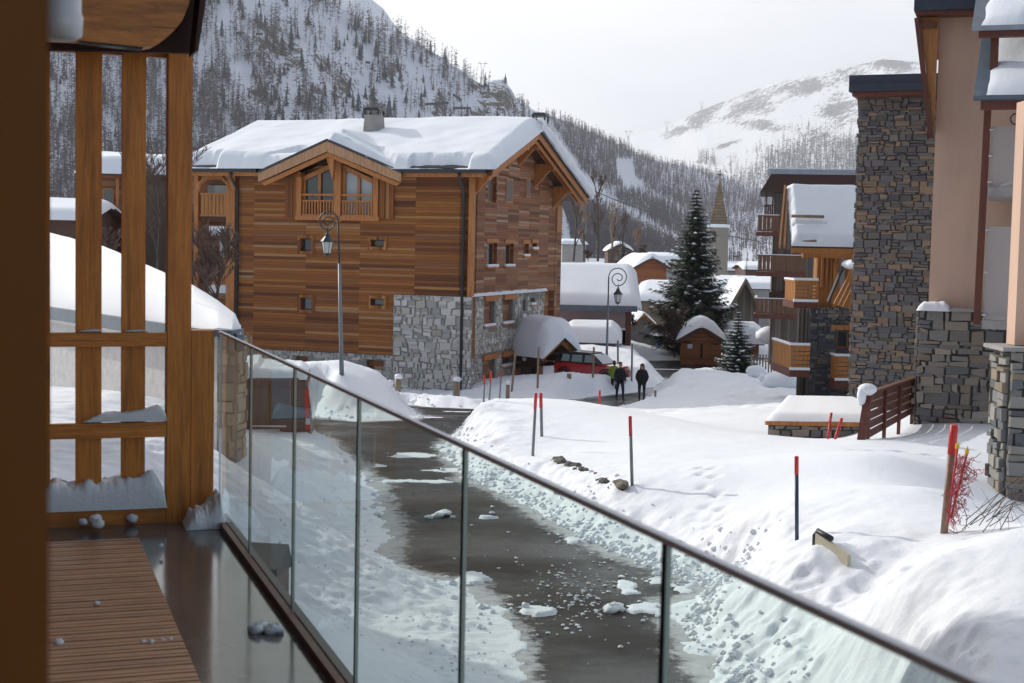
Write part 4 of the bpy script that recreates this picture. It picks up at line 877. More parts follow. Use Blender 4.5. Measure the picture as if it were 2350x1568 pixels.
m=MB(); m.prism([(xm-.15,yd+.28,zm-.9),(xm+.25,yd+.28,zm-.9),(xm+.2,yd+.28,zm-2.0)],(0,.2,0)); m.build('bracket','trim',ch)
# roof snow: one thick body over front slope, ridge and gable edge
m=MB(); xS0=xL-.1
def rz(y): return pk_z-slope*abs(y-pk_y)+th+.11
def dormz(x,y):
    k=(zm-dl[1])/abs(dl[0]-xm); z=zm-k*abs(x-xm)+.01
    lim=depth-2.6*min(1,abs(x-xm)/abs(dl[0]-xm)); 
    return z if (y<depth+.6 and dl[0]-.1<x<dr[0]+.1) else -99
def pf(s,t):
    x=xS0+(ov+.25-xS0)*s; y=-fo-.35+(back+.75+fo-.0)*t
    e=min(s*(ov-xS0),(1-s)*(ov-xS0)); e2=min(t,1-t)*(back+fo); 
    eL=max(0,1-s*(ov-xS0)/3.0)
    ed=max(0,min(1,e/.7))**.45*max(0,min(1,e2/.35))**.4
    T=.62+.3*float(fbm(x*.35,y*.4,3,5))+.05*math.exp(-((y-pk_y)/1.6)**2)
    b0=rz(y); dz_=dormz(x,y); 
    if dz_>-50: b0=max(b0,dz_)
    # bare strip along the dormer edges
    if dz_>-50 and dz_>rz(y)-.1 and y<.6: T*=np.interp(x,[xm-3.1,xm-1.6,xm+.1,xm+.2,xm+1.5,xm+3.2],[.9,.12,.12,.75,.75,.55])
    if t<.5 and e2<1.0 and (-2.9<x<.1 or xL+.4<x<xL+2.2): T*=min(1,max(.04,(e2-.45-.25*float(fbm(x*2.5,1,3,2)))*3))
    wob=.16*float(fbm(x*.8,y*.8,3,9))
    z=b0-.02+ed*T
    lip=0
    if e2<.5 and t<.5: lip=.25*float(fbm(x*1.1,3,3,12))+.12
    if dz_>-50 and dl[0]+.3<x<dr[0]-.3 and y<yd+.2: pass
    xx=x+wob*.5*(s>.97); 
    return (xx,y+lip-(.0),z)
surf(m,pf,230,110)
# cut the faces that would hang in front of the dormer gable: lift start line
m.build('roof_snow','snowsoft',ch,True)
# cornice hanging over the gable edge (far slope)
m=MB()
def pf(s,t):
    y=pk_y-.4+(back+.2-pk_y+.4)*s; a=t*PI*1.15; T=.62+.45*float(fbm(y*.9,1,3,3)); r=T*.55
    zc=rz(y)+.38; x=ov+.0+.42*math.sin(a)*(1+.5*float(fbm(y*1.7,t*2,3,8)))-.05; return (x,y+.12*float(fbm(y*3,t*3,2,2)),zc+.42*T*math.cos(a)*1.2-.06)
surf(m,pf,70,14); m.build('snow_cornice','snow',ch,True)
# chimneys (things of their own would not lift off: parts of the chalet)
def chimney(px,py0,py1,Y,w=.42):
    c=U(px,py1,Y); lx=CF.Ri@(c-CF.o); h=U(px,py0,Y).z-c.z; m=MB(); z0=lx.z-1.2
    m.hexa([(lx.x-w*1.15,lx.y-w*1.1,z0),(lx.x+w*1.15,lx.y-w*1.1,z0),(lx.x+w*1.15,lx.y+w,z0),(lx.x-w*1.15,lx.y+w,z0),(lx.x-w*.9,lx.y-w*.85,lx.z+h*.55),(lx.x+w*.9,lx.y-w*.85,lx.z+h*.55),(lx.x+w*.9,lx.y+w*.8,lx.z+h*.55),(lx.x-w*.9,lx.y+w*.8,lx.z+h*.55)])
    o=m.build('chimney','concrete',ch); m=MB()
    for a in (-1,1):
        for b_ in (-1,1): m.box(lx.x+a*w*.85-.04,lx.x+a*w*.85+.04,lx.y+b_*w*.75-.04,lx.y+b_*w*.75+.04,lx.z+h*.551,lx.z+h*.85)
    m.prism([(lx.x-w*1.15,lx.y-w,lx.z+h*.852),(lx.x+w*1.15,lx.y-w,lx.z+h*.852),(lx.x+w*.8,lx.y-w,lx.z+h*1.05),(lx.x-w*.8,lx.y-w,lx.z+h*1.05)],(0,2*w,0)); m.build('cowl','darkmetal',o)
chimney(859,250,284,74); chimney(1240,262,305,77.5,.38)
# left wing with balconies
wx0=CF.oy(436,600,1.2)[0]-.3; m=MB(); m.box(wx0,xl-.02,1.2,8,base,zE-.1); m.build('left_wing_wall','plankside',ch)
wy=1.2
for (a,b_,c,d,kind) in ((462,425,522,448,'w'),(462,448,522,492,'b'),(482,520,524,542,'p'),(490,542,520,595,'w'),(482,655,524,672,'p'),(488,600,522,650,'b')):
    r=CF.ry(a,d,c,b_,.3); m=MB()
    if kind=='b':
        n_=7
        for k in range(n_): q=r[0]+(r[1]-r[0])*k/n_; m.box(q+.01,q+(r[1]-r[0])/n_-.02,.25,.31,r[2],r[3])
        m.box(r[0]-.05,r[1]+.05,.22,.33,r[3],r[3]+.1); m.box(r[0]-.05,r[1]+.05,.22,.33,r[2]-.1,r[2]); m.build('balcony_front','orange',ch)
    elif kind=='p': m.box(r[0],r[1],.2,.26,r[2],r[3]); m.build('awning_panel','panelw',ch)
    else: m.box(r[0],r[1],.9,1.18,r[2],r[3]); m.build('window_pane','glasspale',ch)
for px in (452,526,536):
    x=CF.oy(px,500,.3)[0]; m=MB(); m.box(x-.12,x+.12,.2,.45,base,zE-.12); m.build('balcony_post','trim',ch)
for py in (500,596,655):
    z=CF.oy(500,py,.3)[1]; m=MB(); m.box(wx0,xl-.05,.34,1.18,z-.1,z+.1); m.build('balcony_slab','brown',ch)
r=[CF.oy(x_,y_,.28) for x_,y_ in ((455,440),(460,420),(475,408),(492,403),(510,408),(524,422),(528,440))]
m=MB(); m.tube([(a,.28,c) for a,c in r],.12,6); m.build('arch_beam','trim',ch)
# ---------------- entrance porch ----------------
PA=CA; pb=CF.w((1.2,CF.ox(1225,790,.6)[0]-.6,0)); pc=CF.Ri@(pb-CF.o)
po=thing('entrance_porch','timber entrance porch of the chalet under a huge rounded snow cap','porch',(pb.x,pb.y,-7.2),CA-.55)
PF=Fr((pb.x,pb.y,-7.2),CA)
# porch gable faces +x (local). ridge along x
rid=zof(1285,772,pb.y)+7.2; 
m=MB(); hw=1.25
for s_ in (-1,1):
    m.hexa([(-1.3,0,rid-.16),(1.5,0,rid-.16),(1.5,s_*hw,rid-1.05),(-1.3,s_*hw,rid-1.05),(-1.3,0,rid),(1.5,0,rid),(1.5,s_*hw,rid-.89),(-1.3,s_*hw,rid-.89)])
m.build('roof','brown',po)
for s_ in (-1,1):
    m=MB(); m.beam((1.54,0,rid-.12),(1.54,s_*(hw+.06),rid-1.04),.08,.3); m.build('bargeboard','trim',po)
    m=MB(); m.box(-1.3,1.35,s_*.95-.12,s_*.95+.12,rid-1.32,rid-1.0); m.build('beam','brown',po)
    m=MB(); m.beam((-1.0,s_*.95,.9),(1.2,s_*.95,rid-1.35),.16,.2); m.build('brace','brown',po)
m=MB(); m.box(-1.25,-1.15,-.55,.55,0,2.1); m.build('door','brown',po)
m=MB(); m.box(-1.28,-.9,-.95,-.6,0,rid-1.3); m.build('door_post','trim',po); m=MB(); m.box(-1.28,-.9,.6,.95,0,rid-1.3); m.build('door_post','trim',po)
m=MB(); m.blob((0,-1.12,rid-1.15),(.12,.12,.13),0,.05,1); m.build('lamp_globe','lampglass',po,True)
m=MB()
def pf(s,t):
    x=-1.5+3.35*s; y=-1.42+2.84*t; e=(min(1,min(s*3,(1-s)*4.5)))**.55*(min(1,min(t,1-t)*5))**.5
    zb__=rid+.02-.72*abs(y)+.18*math.exp(-(y/.3)**2)*0
    top=rid+1.12-.85*(abs(y)/1.42)**2.2-.12*(x/1.6); return (x+.16*e*(s-.5),y*(1+.06*e),zb__+e*(top-zb__)*(1+.16*float(fbm(x*.8,y,3,4))))
surf(m,pf,36,26); m.build('roof_snow','snowsoft',po,True)
# ---------------- right side: stone tower house ----------------
def pf_box(f,px0,py0,px1,py1,y,dy,mb):  # box from a pixel rectangle on local plane y
    a=f.ry(px0,py0,px1,py1,y); mb.box(a[0],a[1],y,y+dy,a[2],a[3]); return a
TA=U(1960,600,48); TF=Fr((TA.x,TA.y,0),-.4)
th_=thing('stone_house','tall house corner clad in dark ledge stone with a dark blue flat roof edge','house',(TA.x,TA.y,0),-.4)
xl_,zt=TF.oy(1972,212,0); xr_=TF.oy(2150,400,0)[0]+1.6
m=MB(); m.box(0,xr_,0.02,9,-8,zt); m.build('wall','mortard',th_)
pal=[(.14,.14,.155),(.11,.115,.135),(.17,.165,.17),(.2,.175,.15),(.26,.2,.145),(.13,.125,.13),(.15,.15,.165),(.2,.19,.17),(.3,.21,.145),(.17,.165,.16)]
m=MB(); stones(m,PY(.02),0,xr_,-8,zt,pal,h=(.06,.23),w=(.14,.52),jit=.035,seed=21,dep=.08,gap=.002); stones(m,PXN(0),0.02,6,-8,zt,pal,h=(.1,.25),w=(.18,.62),jit=.03,seed=22,dep=.09,gap=.01); m.build('ledge_stonework','stone',th_,cols=True)
ex=TF.oy(1949,190,-.6)
a0=TF.oy(1949,173,-.7); a1=TF.oy(2150,158,-.7); a2=TF.oy(1955,212,-.7)
m=MB(); m.box(a0[0],xr_+.3,-.7,9.4,a2[1]+.02,a0[1]+.0); m.box(a0[0]+.04,xr_+.3,-.74,-.701,a2[1]+.3,a0[1]-.22); m.build('roof_edge','navymetal',th_)
m=MB(); m.box(a0[0]+.1,xr_+.2,-.6,9.3,a2[1]-.12,a2[1]+.015); m.build('soffit','redbrown',th_)
m=MB(); 
m.prism([(-.02,.3,a2[1]-.13),(a0[0]+.12,.3,a2[1]-.13),(-.02,.3,a2[1]-1.6)],(0,.3,0)); m.build('bracket','redbrown',th_)
# plaster house
QA=U(2130,720,36); QF=Fr((QA.x,QA.y,0),-.33)
ph=thing('plaster_house','salmon plaster house with stone base and snowy canopy roofs at the right edge','house',(QA.x,QA.y,0),-.33)
zb_=QA.z; x2=QF.oy(2255,600,0)[0]; m=MB()
m.box(0,x2+6,0,8,zb_,QF.oy(2160,22,0)[1]+.3); m.build('wall','plaster',ph)
# roof edge of plaster house (dark navy) with rafters under it
r0=QF.oy(2098,3,-.8); r1=QF.oy(2098,24,-.8)
m=MB(); m.box(r0[0],x2+5,-.8,8,r1[1],r1[1]+.8); m.build('roof_edge','navymetal',ph)
m=MB(); m.box(r0[0]+.06,x2+5,-.7,8,r1[1]-.08,r1[1]-.002); m.build('soffit','redbrown',ph)
m=MB()
m.prism([(-.03,-.3,r1[1]-.1),(r0[0]+.1,-.3,r1[1]-.1),(-.03,-.3,QF.oy(2150,300,-.3)[1])],(0,.3,0)); m.build('bracket_boards','orange',ph)
m=MB(); m.beam((r0[0]+.05,-.34,r1[1]-.12),(-.08,-.34,QF.oy(2148,318,-.3)[1]),.12,.16); m.beam((-.5,-.34,r1[1]-.3),(-.05,-.34,r1[1]-.3),.12,.14); m.build('bracket','redbrown',ph)
# stone base
bx0=QF.oy(2105,800,-.35)[0]; bz=QF.oy(2105,712,-.35)[1]; bx1=QF.oy(2305,850,-.35)[0]+3
m=MB(); m.box(bx0,bx1,-.35,6,-7,bz); m.build('base_wall','mortard',ph)
pal2=[(.27,.25,.22),(.22,.21,.2),(.32,.28,.235),(.17,.17,.175),(.37,.32,.26),(.25,.23,.21),(.28,.22,.17),(.2,.2,.2),(.42,.38,.33)]
m=MB(); stones(m,PY(-.35),bx0,bx1,-7,bz,pal2,h=(.07,.32),w=(.12,.62),jit=.045,seed=31,dep=.08,gap=.002); stones(m,PXN(bx0),-.35,3,-7,bz,pal2,h=(.12,.36),w=(.22,.7),jit=.05,seed=32,dep=.1,gap=.015); m.build('base_stonework','stone',ph,cols=True)
m=MB(); m.box(bx0+.3,bx1,-.5,-.0,bz+.0,bz+.07); m.build('ledge','concrete',ph)
def lump(fr,x0,x1,y0,y1,z,h,parent,name='snow_lump',seed=1,mat='snowsoft',rough=.3,nu=20,nv=10):
    m=MB()
    def pf(s,t):
        e=(min(1,min(s,1-s)*5)*min(1,min(t,1-t)*4))**.5; return (x0+(x1-x0)*s,y0+(y1-y0)*t,z+e*h*(1+rough*2*float(fbm(s*4+seed,t*3,3,seed))))
    surf(m,pf,nu,nv); return m.build(name,mat,parent,True)
lump(None,bx0-.05,bx0+.75,-.6,.1,bz,.22,ph,'ledge_snow',3)
# brown balcony post and frosted guards  (balcony plane nearer)
BYp=-3.2
def bq(px,py): return QF.oy(px,py,BYp)
xa=bq(2250,600)[0]; m=MB(); xt=bq(2280,100)
m.hexa([(bq(2233,745)[0],BYp,bq(2240,745)[1]),(bq(2250,745)[0],BYp,bq(2240,745)[1]),(bq(2250,745)[0],BYp+.2,bq(2240,745)[1]),(bq(2233,745)[0],BYp+.2,bq(2240,745)[1]),(bq(2253,255)[0]+.05,BYp,bq(2240,250)[1]),(bq(2275,255)[0],BYp,bq(2240,250)[1]),(bq(2275,255)[0],BYp+.2,bq(2240,250)[1]),(bq(2253,255)[0]+.05,BYp+.2,bq(2240,250)[1])]); m.build('balcony_post','redbrown',ph)
m=MB(); a=bq(2268,228);b_=bq(2290,70); m.box(a[0],bq(2288,200)[0],BYp,BYp+.2,a[1],b_[1]); m.build('upper_post','redbrown',ph)
for (y0_,y1_,nm) in ((290,430,0),(520,735,1)):
    u0,z1=bq(2272,y0_); u1,z0=bq(2560,y1_); z0=bq(2262,y1_)[1]
    m=MB(); m.box(bq(2262,600)[0],u1,BYp+.05,BYp+.07,z0,z1); m.build('guard_panel','frost',ph)
    m=MB(); m.box(bq(2255,700)[0],u1,BYp-.05,BYp+3.0,z0-.2,z0-.0); m.build('balcony_slab','concrete',ph)
    lump(None,bq(2275,700)[0],u1,BYp+.1,BYp+.6,z0+.002,.16 if nm==0 else .05,ph,'balcony_snow',7+nm)
    for k in range(3): m=MB(); zz_=z0+.1+(z1-z0-.2)*k/2; m.box(bq(2258,600)[0],bq(2268,600)[0],BYp-.03,BYp+.04,zz_,zz_+.04); m.build('clamp','metal',ph)
# canopies
def canopy(px0,pyt,pyb,pym,ytop_far,nm,lbl,yl):
    f=QF; u0,zb=f.oy(px0,pyb,yl); z1=f.oy(px0,pyt,yl)[1]; zm=f.oy(px0,pym,yl)[1]; u1=u0+4
    m=MB(); m.box(u0,u1,yl,yl+.12,zm,z1); m.build('canopy_gutter','bluemetal' if nm else 'zinc',ph)
    m=MB(); m.box(u0+.15,u1,yl+.13,yl+.35,zb,zm+.1); m.build('canopy_beam','redbrown',ph)
    m=MB(); m.hexa([(u0,yl+.1,z1-.1),(u1,yl+.1,z1-.1),(u1,yl+3.4,z1+2.3),(u0+.1,yl+3.4,z1+2.3),(u0,yl+.1,z1),(u1,yl+.1,z1),(u1,yl+3.4,z1+2.42),(u0+.1,yl+3.4,z1+2.42)]); m.build('canopy_roof','bluemetal',ph)
    m=MB()
    def pf(s,t):
        e=(min(1,min(s*3,1)*1)*min(1,t*7))**.6*(1 if t<.95 else .5)
        return (u0+.28+.25*float(fbm(t*9,1,3,nm))+(u1-u0-.3)*s-(0),yl+.12+3.3*t+.1*float(fbm(s*14,0,3,5))*(t<.1),z1+2.35*t+.02+e*.3*(1+.3*float(fbm(s*6,t*4,3,2))))
    surf(m,pf,40,24); m.build('canopy_snow','snow',ph,True)
canopy(2233,220,250,228,0,1,'',-4.2); canopy(2229,60,84,70,0,0,'',-3.7)
m=MB(); c=bq(2332,272); m.tube([(c[0]+.12*math.cos(a),BYp-1.0,c[1]-.1+.12*math.sin(a)) for a in [i*PI/6 for i in range(7,24)]],.018,5); m.build('hook','darkmetal',ph)
c=U(2345,718,32.6); m=MB(); m.blob((0,0,.3),(.32,.3,.32),0,.02,3,14,10); o=m.build('purple_sledge','purple',None,True); o.location=(c.x,c.y,c.z-.3); tag(o,'rounded purple plastic sledge leaning on the lower balcony guard','sledge')
# near stone pillar at the right edge
a=U(2302,1200,24); zt=zof(2302,806,24); pi_=thing('stone_pillar','rough grey stone pillar with thin capstone at the right edge','pillar',(a.x,a.y,a.z-1.2),-.03); H_=zt-(a.z-1.2)
m=MB(); m.box(0,2.2,.03,.9,0,H_); m.build('core','mortard',pi_)
pal3=[(.22,.22,.22),(.3,.29,.27),(.17,.18,.19),(.36,.34,.3),(.14,.145,.15),(.26,.25,.24),(.3,.24,.17)]
m=MB(); stones(m,PY(.03),0,2.2,0,H_,pal3,h=(.06,.26),w=(.16,.7),jit=.03,seed=41,dep=.12,gap=.004); stones(m,PXN(0),.03,.9,0,H_,pal3,h=(.07,.28),w=(.2,.6),jit=.03,seed=42,dep=.1,gap=.012); m.build('stonework','stone',pi_,cols=True)
m=MB(); m.box(-.16,2.3,-.12,1.0,H_+.002,H_+.07); m.build('capstone','concrete',pi_)
m=MB(); m.box(U(2337,500,24.4).x-a.x,2.6,.35,.8,H_+.08,H_+4.2); m.build('rendered_pier','plaster',pi_)
# wooden fence
f0=U(1985,1000,30); f1=U(2115,925,38); fn=thing('wooden_fence','dark brown plank fence with a snow lump on its near end post','fence',(f0.x,f0.y,0),math.atan2(f1.y-f0.y,f1.x-f0.x))
FL=(Vector((f1.x,f1.y))-Vector((f0.x,f0.y))).length; zt0=zof(2000,905,30); zt1=zof(2115,862,38)
zb0=f0.z-.5; zb1=f1.z-.5
def fz(s,q): return (zb0+(zb1-zb0)*s)*(1-q)+(zt0+(zt1-zt0)*s)*q
for k in range(5):
    m=MB(); q0=.30+.145*k; m.hexa([(0,-.02,fz(0,q0)),(FL,-.02,fz(1,q0)),(FL,.02,fz(1,q0)),(0,.02,fz(0,q0)),(0,-.02,fz(0,q0+.115)),(FL,-.02,fz(1,q0+.115)),(FL,.02,fz(1,q0+.115)),(0,.02,fz(0,q0+.115))]); m.build('board','redbrown',fn)
for k in range(5):
    s_=k/4; m=MB(); x=FL*s_; m.box(x-.06,x+.06,-.09,-.022,fz(s_,0),fz(s_,1.0)); m.build('post','redbrown',fn)
m=MB(); m.hexa([(-.1,-.1,fz(0,1)),(FL,-.1,fz(1,1)),(FL,.05,fz(1,1)),(-.1,.05,fz(0,1)),(-.1,-.1,fz(0,1)+.05),(FL,-.1,fz(1,1)+.05),(FL,.05,fz(1,1)+.05),(-.1,.05,fz(0,1)+.05)]); m.build('top_rail','redbrown',fn)
p_=U(1977,1000,29.6); m=MB(); t_=U(1993,902,30); m.beam((p_.x,p_.y,p_.z-.1),(t_.x,t_.y,t_.z),.16,.1); o=m.build('end_board','redbrown',fn); o.matrix_parent_inverse=Matrix.LocRotScale(fn.location,fn.rotation_euler,None).inverted()
c=U(1990,893,29.95); m=MB(); m.blob((0,0,.02),(.2,.16,.13),0,.06,5); m.blob((-.12,-.04,-.12),(.1,.1,.2),0,.06,6); o=m.build('snow_lump','snowsoft',None,True); o.location=(c.x,c.y,c.z-.03); tag(o,'rounded snow lump hanging over the near end of the brown plank fence','snow lump')
# low walled garage roof with snow slab
k0=U(1757,965,38.5); k1=U(1945,977,38.5); lw_=thing('low_building','low stone walled building under a flat snow slab with timber edge','outbuilding',(k0.x,k0.y,k0.z),.02)
LW=k1.x-k0.x+1.5
m=MB(); m.box(0,LW,-.05,.12,-.12,0); m.build('timber_edge','trim',lw_)
m=MB(); m.hexa([(.08,.02,-2.5),(LW,.02,-2.5),(LW,5.2,-2.5),(1.8,5.2,-2.5),(.08,.02,-.121),(LW,.02,-.121),(LW,5.2,-.121),(1.8,5.2,-.121)]); m.build('wall','mortard',lw_); m=MB(); stones(m,PY(.02),.08,LW,-2.5,-.13,pal2,h=(.1,.25),w=(.2,.6),jit=.03,seed=51); m.build('stonework','stone',lw_,cols=True)
m=MB()
def pf(s,t): e=(min(1,min(s,1-s)*14)*min(1,min(t,1-t)*14))**.5; return (-.05+(LW+.1)*s+1.7*t*(1-s),-.1+5.4*t,.005+.20*e+.04*float(fbm(s*4,t*3,3,4)))
surf(m,pf,30,24); m.build('roof_snow','snowsoft',lw_,True)
# ---------------- honey timber chalet and balcony block ----------------
HA=U(1853,915,60); HF=Fr((HA.x,HA.y,0),.03); hc=thing('timber_chalet','honey coloured timber chalet on a dark slate stone base with steep snowy roof','chalet',(HA.x,HA.y,0),.03)
zt=HF.oy(1860,705,0)[1]; zb=-8; x2=HF.oy(1975,800,0)[0]
wn_=HF.ry(1922,757,1948,800,0)
m=MB(); wallh(m,PY(0),0,x2,zb,zt,[wn_],.3); m.build('base_wall','mortard',hc)
pals=[(.08,.09,.115),(.1,.105,.13),(.07,.08,.11),(.12,.12,.13),(.17,.15,.13),(.09,.095,.115),(.24,.23,.21)]
m=MB(); stones(m,PY(0),0,x2,zb,zt,pals,[wn_],h=(.09,.24),w=(.14,.5),jit=.04,seed=61,dep=.07,gap=.002); m.build('base_stonework','stone',hc,cols=True)
window(hc,PY(0),wn_,.2,mull=False); 
m=MB(); m.box(wn_[0]-.3,wn_[1]+.2,-.1,.05,wn_[3]+.003,wn_[3]+.2); m.build('lintel','orange',hc)
zr0=HF.oy(1860,563,-.3)[1]
gw=HF.ry(1927,577,1942,700,.35); gw2=HF.ry(1957,577,1972,690,.35)
m=MB(); wallh(m,PY(.35),HF.oy(1874,600,.35)[0],x2,zt-.1,zr0+.3,[gw,gw2],.15); m.build('upper_wall','orangeplank' if 0 else 'orange',hc)
window(hc,PY(.35),gw,.1,fr='orange',gl='glasspale',mull=False); window(hc,PY(.35),gw2,.1,fr='orange',gl='glasspale',mull=False)
for i,px in enumerate((1876,1886,1896,1906)):
    a=HF.oy(px,600,.1); m=MB(); m.box(a[0],a[0]+.09,.1,.2,HF.oy(px,660,.1)[1],zr0); m.build('upright_slat','orange',hc)
m=MB(); a=HF.oy(1913,600,.05)[0]; m.box(a,a+.16,.05,.2,zt,zr0); m.beam((a+.05,.0,HF.oy(1910,598,0)[1]),(a+.45,.0,zr0-.1),.1,.1); m.build('post','orange',hc)
# steep roof seen from the front: plane rising back
e0_=HF.oy(1817,563,-.6); e1_=HF.oy(1972,560,-.6); rt=HF.oy(1806,420,2.6); rt1=HF.oy(1975,420,2.6)
m=MB(); m.hexa([(e0_[0],-.6,e0_[1]-.15),(e1_[0],-.6,e0_[1]-.15),(rt1[0],2.6,rt[1]-.3),(rt[0],2.6,rt[1]-.3),(e0_[0],-.6,e0_[1]-.02),(e1_[0],-.6,e0_[1]-.02),(rt1[0],2.6,rt[1]-.15),(rt[0],2.6,rt[1]-.15)]); m.build('roof','slate',hc)
m=MB(); m.box(e0_[0],e1_[0],-.64,-.56,e0_[1]-.32,e0_[1]-.1); m.box(e0_[0]+.5,e1_[0],-.5,-.3,e0_[1]-.5,e0_[1]-.28); m.build('eaves_board','orange',hc)
m=MB()
def pf(s,t):
    e=(min(1,min(s,1-s)*12)*min(1,min(t,1-t)*12))**.6; x0=e0_[0]+(rt[0]-e0_[0])*t; x1=e1_[0]+(rt1[0]-e1_[0])*t
    return (x0+(x1-x0)*s+.07*float(fbm(t*26,2,3,4))*(s<.1),-.62+3.25*t,e0_[1]-.03+(rt[1]-e0_[1]-.1)*t+e*.3*(1+.3*float(fbm(s*3,t*3,3,6)))-.10*math.exp(-(((t-.27)/.02)**2))*(s<.55)*(s>.04)-.10*math.exp(-(((t-.05)/.02)**2))*(.12<s<.42))
surf(m,pf,60,60); m.build('roof_snow','snow',hc,True)
m=MB(); a=HF.oy(1816,497,.25); b_=HF.oy(1890,499,.25); m.tube([(a[0],.22,a[1]+.02),(b_[0],.22,b_[1]+.02)],.07,7); m.build('snow_guard_log','stakewood',hc,True)
m=MB(); a=HF.oy(1840,557,-.4); b_=HF.oy(1872,555,-.4); m.tube([(a[0],-.48,a[1]+.03),(b_[0],-.48,b_[1]+.03)],.06,7); m.build('snow_guard_log','stakewood',hc,True)
# rake boards on the left of that roof
for dx in (0,11):
    b_=HF.oy(1789+dx,566,-.5); c=HF.oy(1807+dx*.5,424+dx,2.5)
    m=MB(); m.beam((c[0]-.1,2.5,c[1]-.1),(b_[0],-.5,b_[1]),.08,.22); m.build('rake_board','orange',hc)
# balconies of honey timber
def balc(f,par,px0,px1,pyt,pyb,slabb,y0,y1,mat,slat,seed,snow=True,sidepx=None):
    a=f.ry(px0,pyt,px1,pyb,y0); m=MB()
    n_=5
    if slat=='h':
        hgt=(a[3]-a[2])/n_
        for k in range(n_): m.box(a[0],a[1],y0-.03,y0,a[2]+hgt*k+.03,a[2]+hgt*(k+1))
    else:
        n_=max(4,int((a[1]-a[0])/.22))
        for k in range(n_): w_=(a[1]-a[0])/n_; m.box(a[0]+w_*k+.01,a[0]+w_*(k+1)-.02,y0-.03,y0,a[2],a[3])
    m.box(a[0],a[1],y0-.05,y0+.05,a[3],a[3]+.08); m.box(a[0],a[1],y0+.002,y0+.05,a[2],a[2]+.1); o=m.build('railing_front',mat,par)
    m=MB(); q0=y0; nn=max(4,int((y1-y0)/.25))
    for k in range(nn): w_=(y1-y0)/nn; m.box(a[0]-.03,a[0],q0+w_*k+.03,q0+w_*(k+1)-.05,a[2],a[3])
    m.box(a[0]-.05,a[0]+.05,y0+.06,y1,a[3],a[3]+.08); m.build('railing_side',mat,par)
    zs=f.oy(px0,slabb,y0)[1]; m=MB(); m.box(a[0]-.1,a[1],y0-.1,y1,zs,a[2]-.03); m.build('balcony_slab','redbrown',par)
    if snow:
        m=MB(); m.box(a[0]-.1,a[1],y0-.07,y0+.07,a[3]+.082,a[3]+(.18 if f is HF else .12)); m.box(a[0]-.08,a[0]+.06,y0+.08,y1,a[3]+.082,a[3]+.16); m.build('railing_snow','snowsoft',par)
        if f is HF: m=MB(); m.box(a[0]-.1,a[1],y0-.14,y0-.04,a[2]-.028,a[2]+.08); m.build('slab_snow','snowsoft',par)
    return a
balc(HF,hc,1827,1876,648,692,707,-1.6,.3,'orange','h',1)
balc(HF,hc,1818,1857,797,848,865,-1.6,2.0,'orange','h',2)
balc(HF,hc,1922,1950,822,872,893,-1.0,-.05,'orange','h',3)
for px in (1834,1843,1853): a=HF.oy(px,730,.4); m=MB(); m.box(a[0],a[0]+.12,.4,.52,HF.oy(px,790,.4)[1]-2.5,zt); m.build('stilt','oldplank',hc)
m=MB(); a=HF.ry(1832,865,1852,912,.6); m.box(a[0],a[1],.6,.7,a[2]-.5,a[3]); m.build('cellar_door','blackcloth',hc)
# little steep gable in front of the tower
a=HF.oy(1916,700,-2); b_=HF.oy(1952,612,-2)
for k in range(7):
    m=MB(); dx=.2*k; m.beam((a[0]+dx,-2+.05*k,a[1]-.05*k),(b_[0]+dx+.1,-2+.05*k,b_[1]-.15),.1,.14); m.build('gable_rafter','orange',hc)
m=MB(); m.beam((a[0]-.08,-1.2,a[1]+.08),(b_[0]-.08,-1.2,b_[1]+.05),.3,.08,up=(0,0,1)); m.build('gable_roof','slate',hc)
c=HF.oy(1949,607,-1.5); m=MB(); m.blob((c[0]+.05,-1.6,c[1]),(.35,.8,.2),0,.06,3); m.build('gable_snow','snowsoft',hc,True)
# balcony block behind
KA=U(1768,820,84); KF=Fr((KA.x,KA.y,0),-.17); kb=thing('balcony_block','weathered wooden apartment block with stacked brown balconies and flat overhanging roof','apartments',(KA.x,KA.y,0),-.17)
x0=KF.oy(1772,600,0)[0]; x1=KF.oy(1990,600,0)[0]; zt=KF.oy(1800,440,0)[1]
m=MB(); m.box(x0,x1,0,9,-8,zt); m.build('wall','oldplank',kb)
a=KF.oy(1740,438,-1.5); t_=KF.oy(1770,387,1.5)
m=MB(); rz0=KF.oy(1760,388,-1.4)[1]; m.box(KF.oy(1768,400,-1.4)[0],x1,-1.4,8,rz0-.28,rz0); m.build('roof_edge','zinc',kb)
m=MB(); lo=KF.oy(1745,440,-1.4); m.hexa([(lo[0],-1.3,lo[1]),(x1,-1.3,lo[1]+.05),(x1,7,lo[1]+.05),(lo[0],7,lo[1]),(KF.oy(1769,400,-1.3)[0],-1.35,rz0-.29),(x1,-1.35,rz0-.29),(x1,7,rz0-.29),(KF.oy(1769,400,-1.3)[0],7,rz0-.29)]); m.build('soffit','soffit',kb)
m=MB(); m.box(KF.oy(1762,400,-1.4)[0],x1,-1.3,7,rz0+.002,rz0+.06); m.build('roof_snow','snowsoft',kb)
balc(KF,kb,1741,1788,497,532,541,-2.2,0,'railold','v',4)
balc(KF,kb,1741,1850,588,625,634,-2.4,0,'railold','v',5)
balc(KF,kb,1735,1830,688,722,731,-2.6,0,'railold','v',6)
balc(KF,kb,1756,1775,473,495,500,-.8,0,'brown','v',7,False)
for px in (1757,1772): m=MB(); a=KF.oy(px,470,-.7); m.box(a[0],a[0]+.07,-.7,-.63,KF.oy(px,500,-.7)[1],lo[1]); m.build('post','brown',kb)
r=KF.ry(1765,670,1800,700,-.4); m=MB(); m.box(r[0],r[1],-.4,-.02,r[2],r[3]); m.build('wooden_screen','brown',kb)
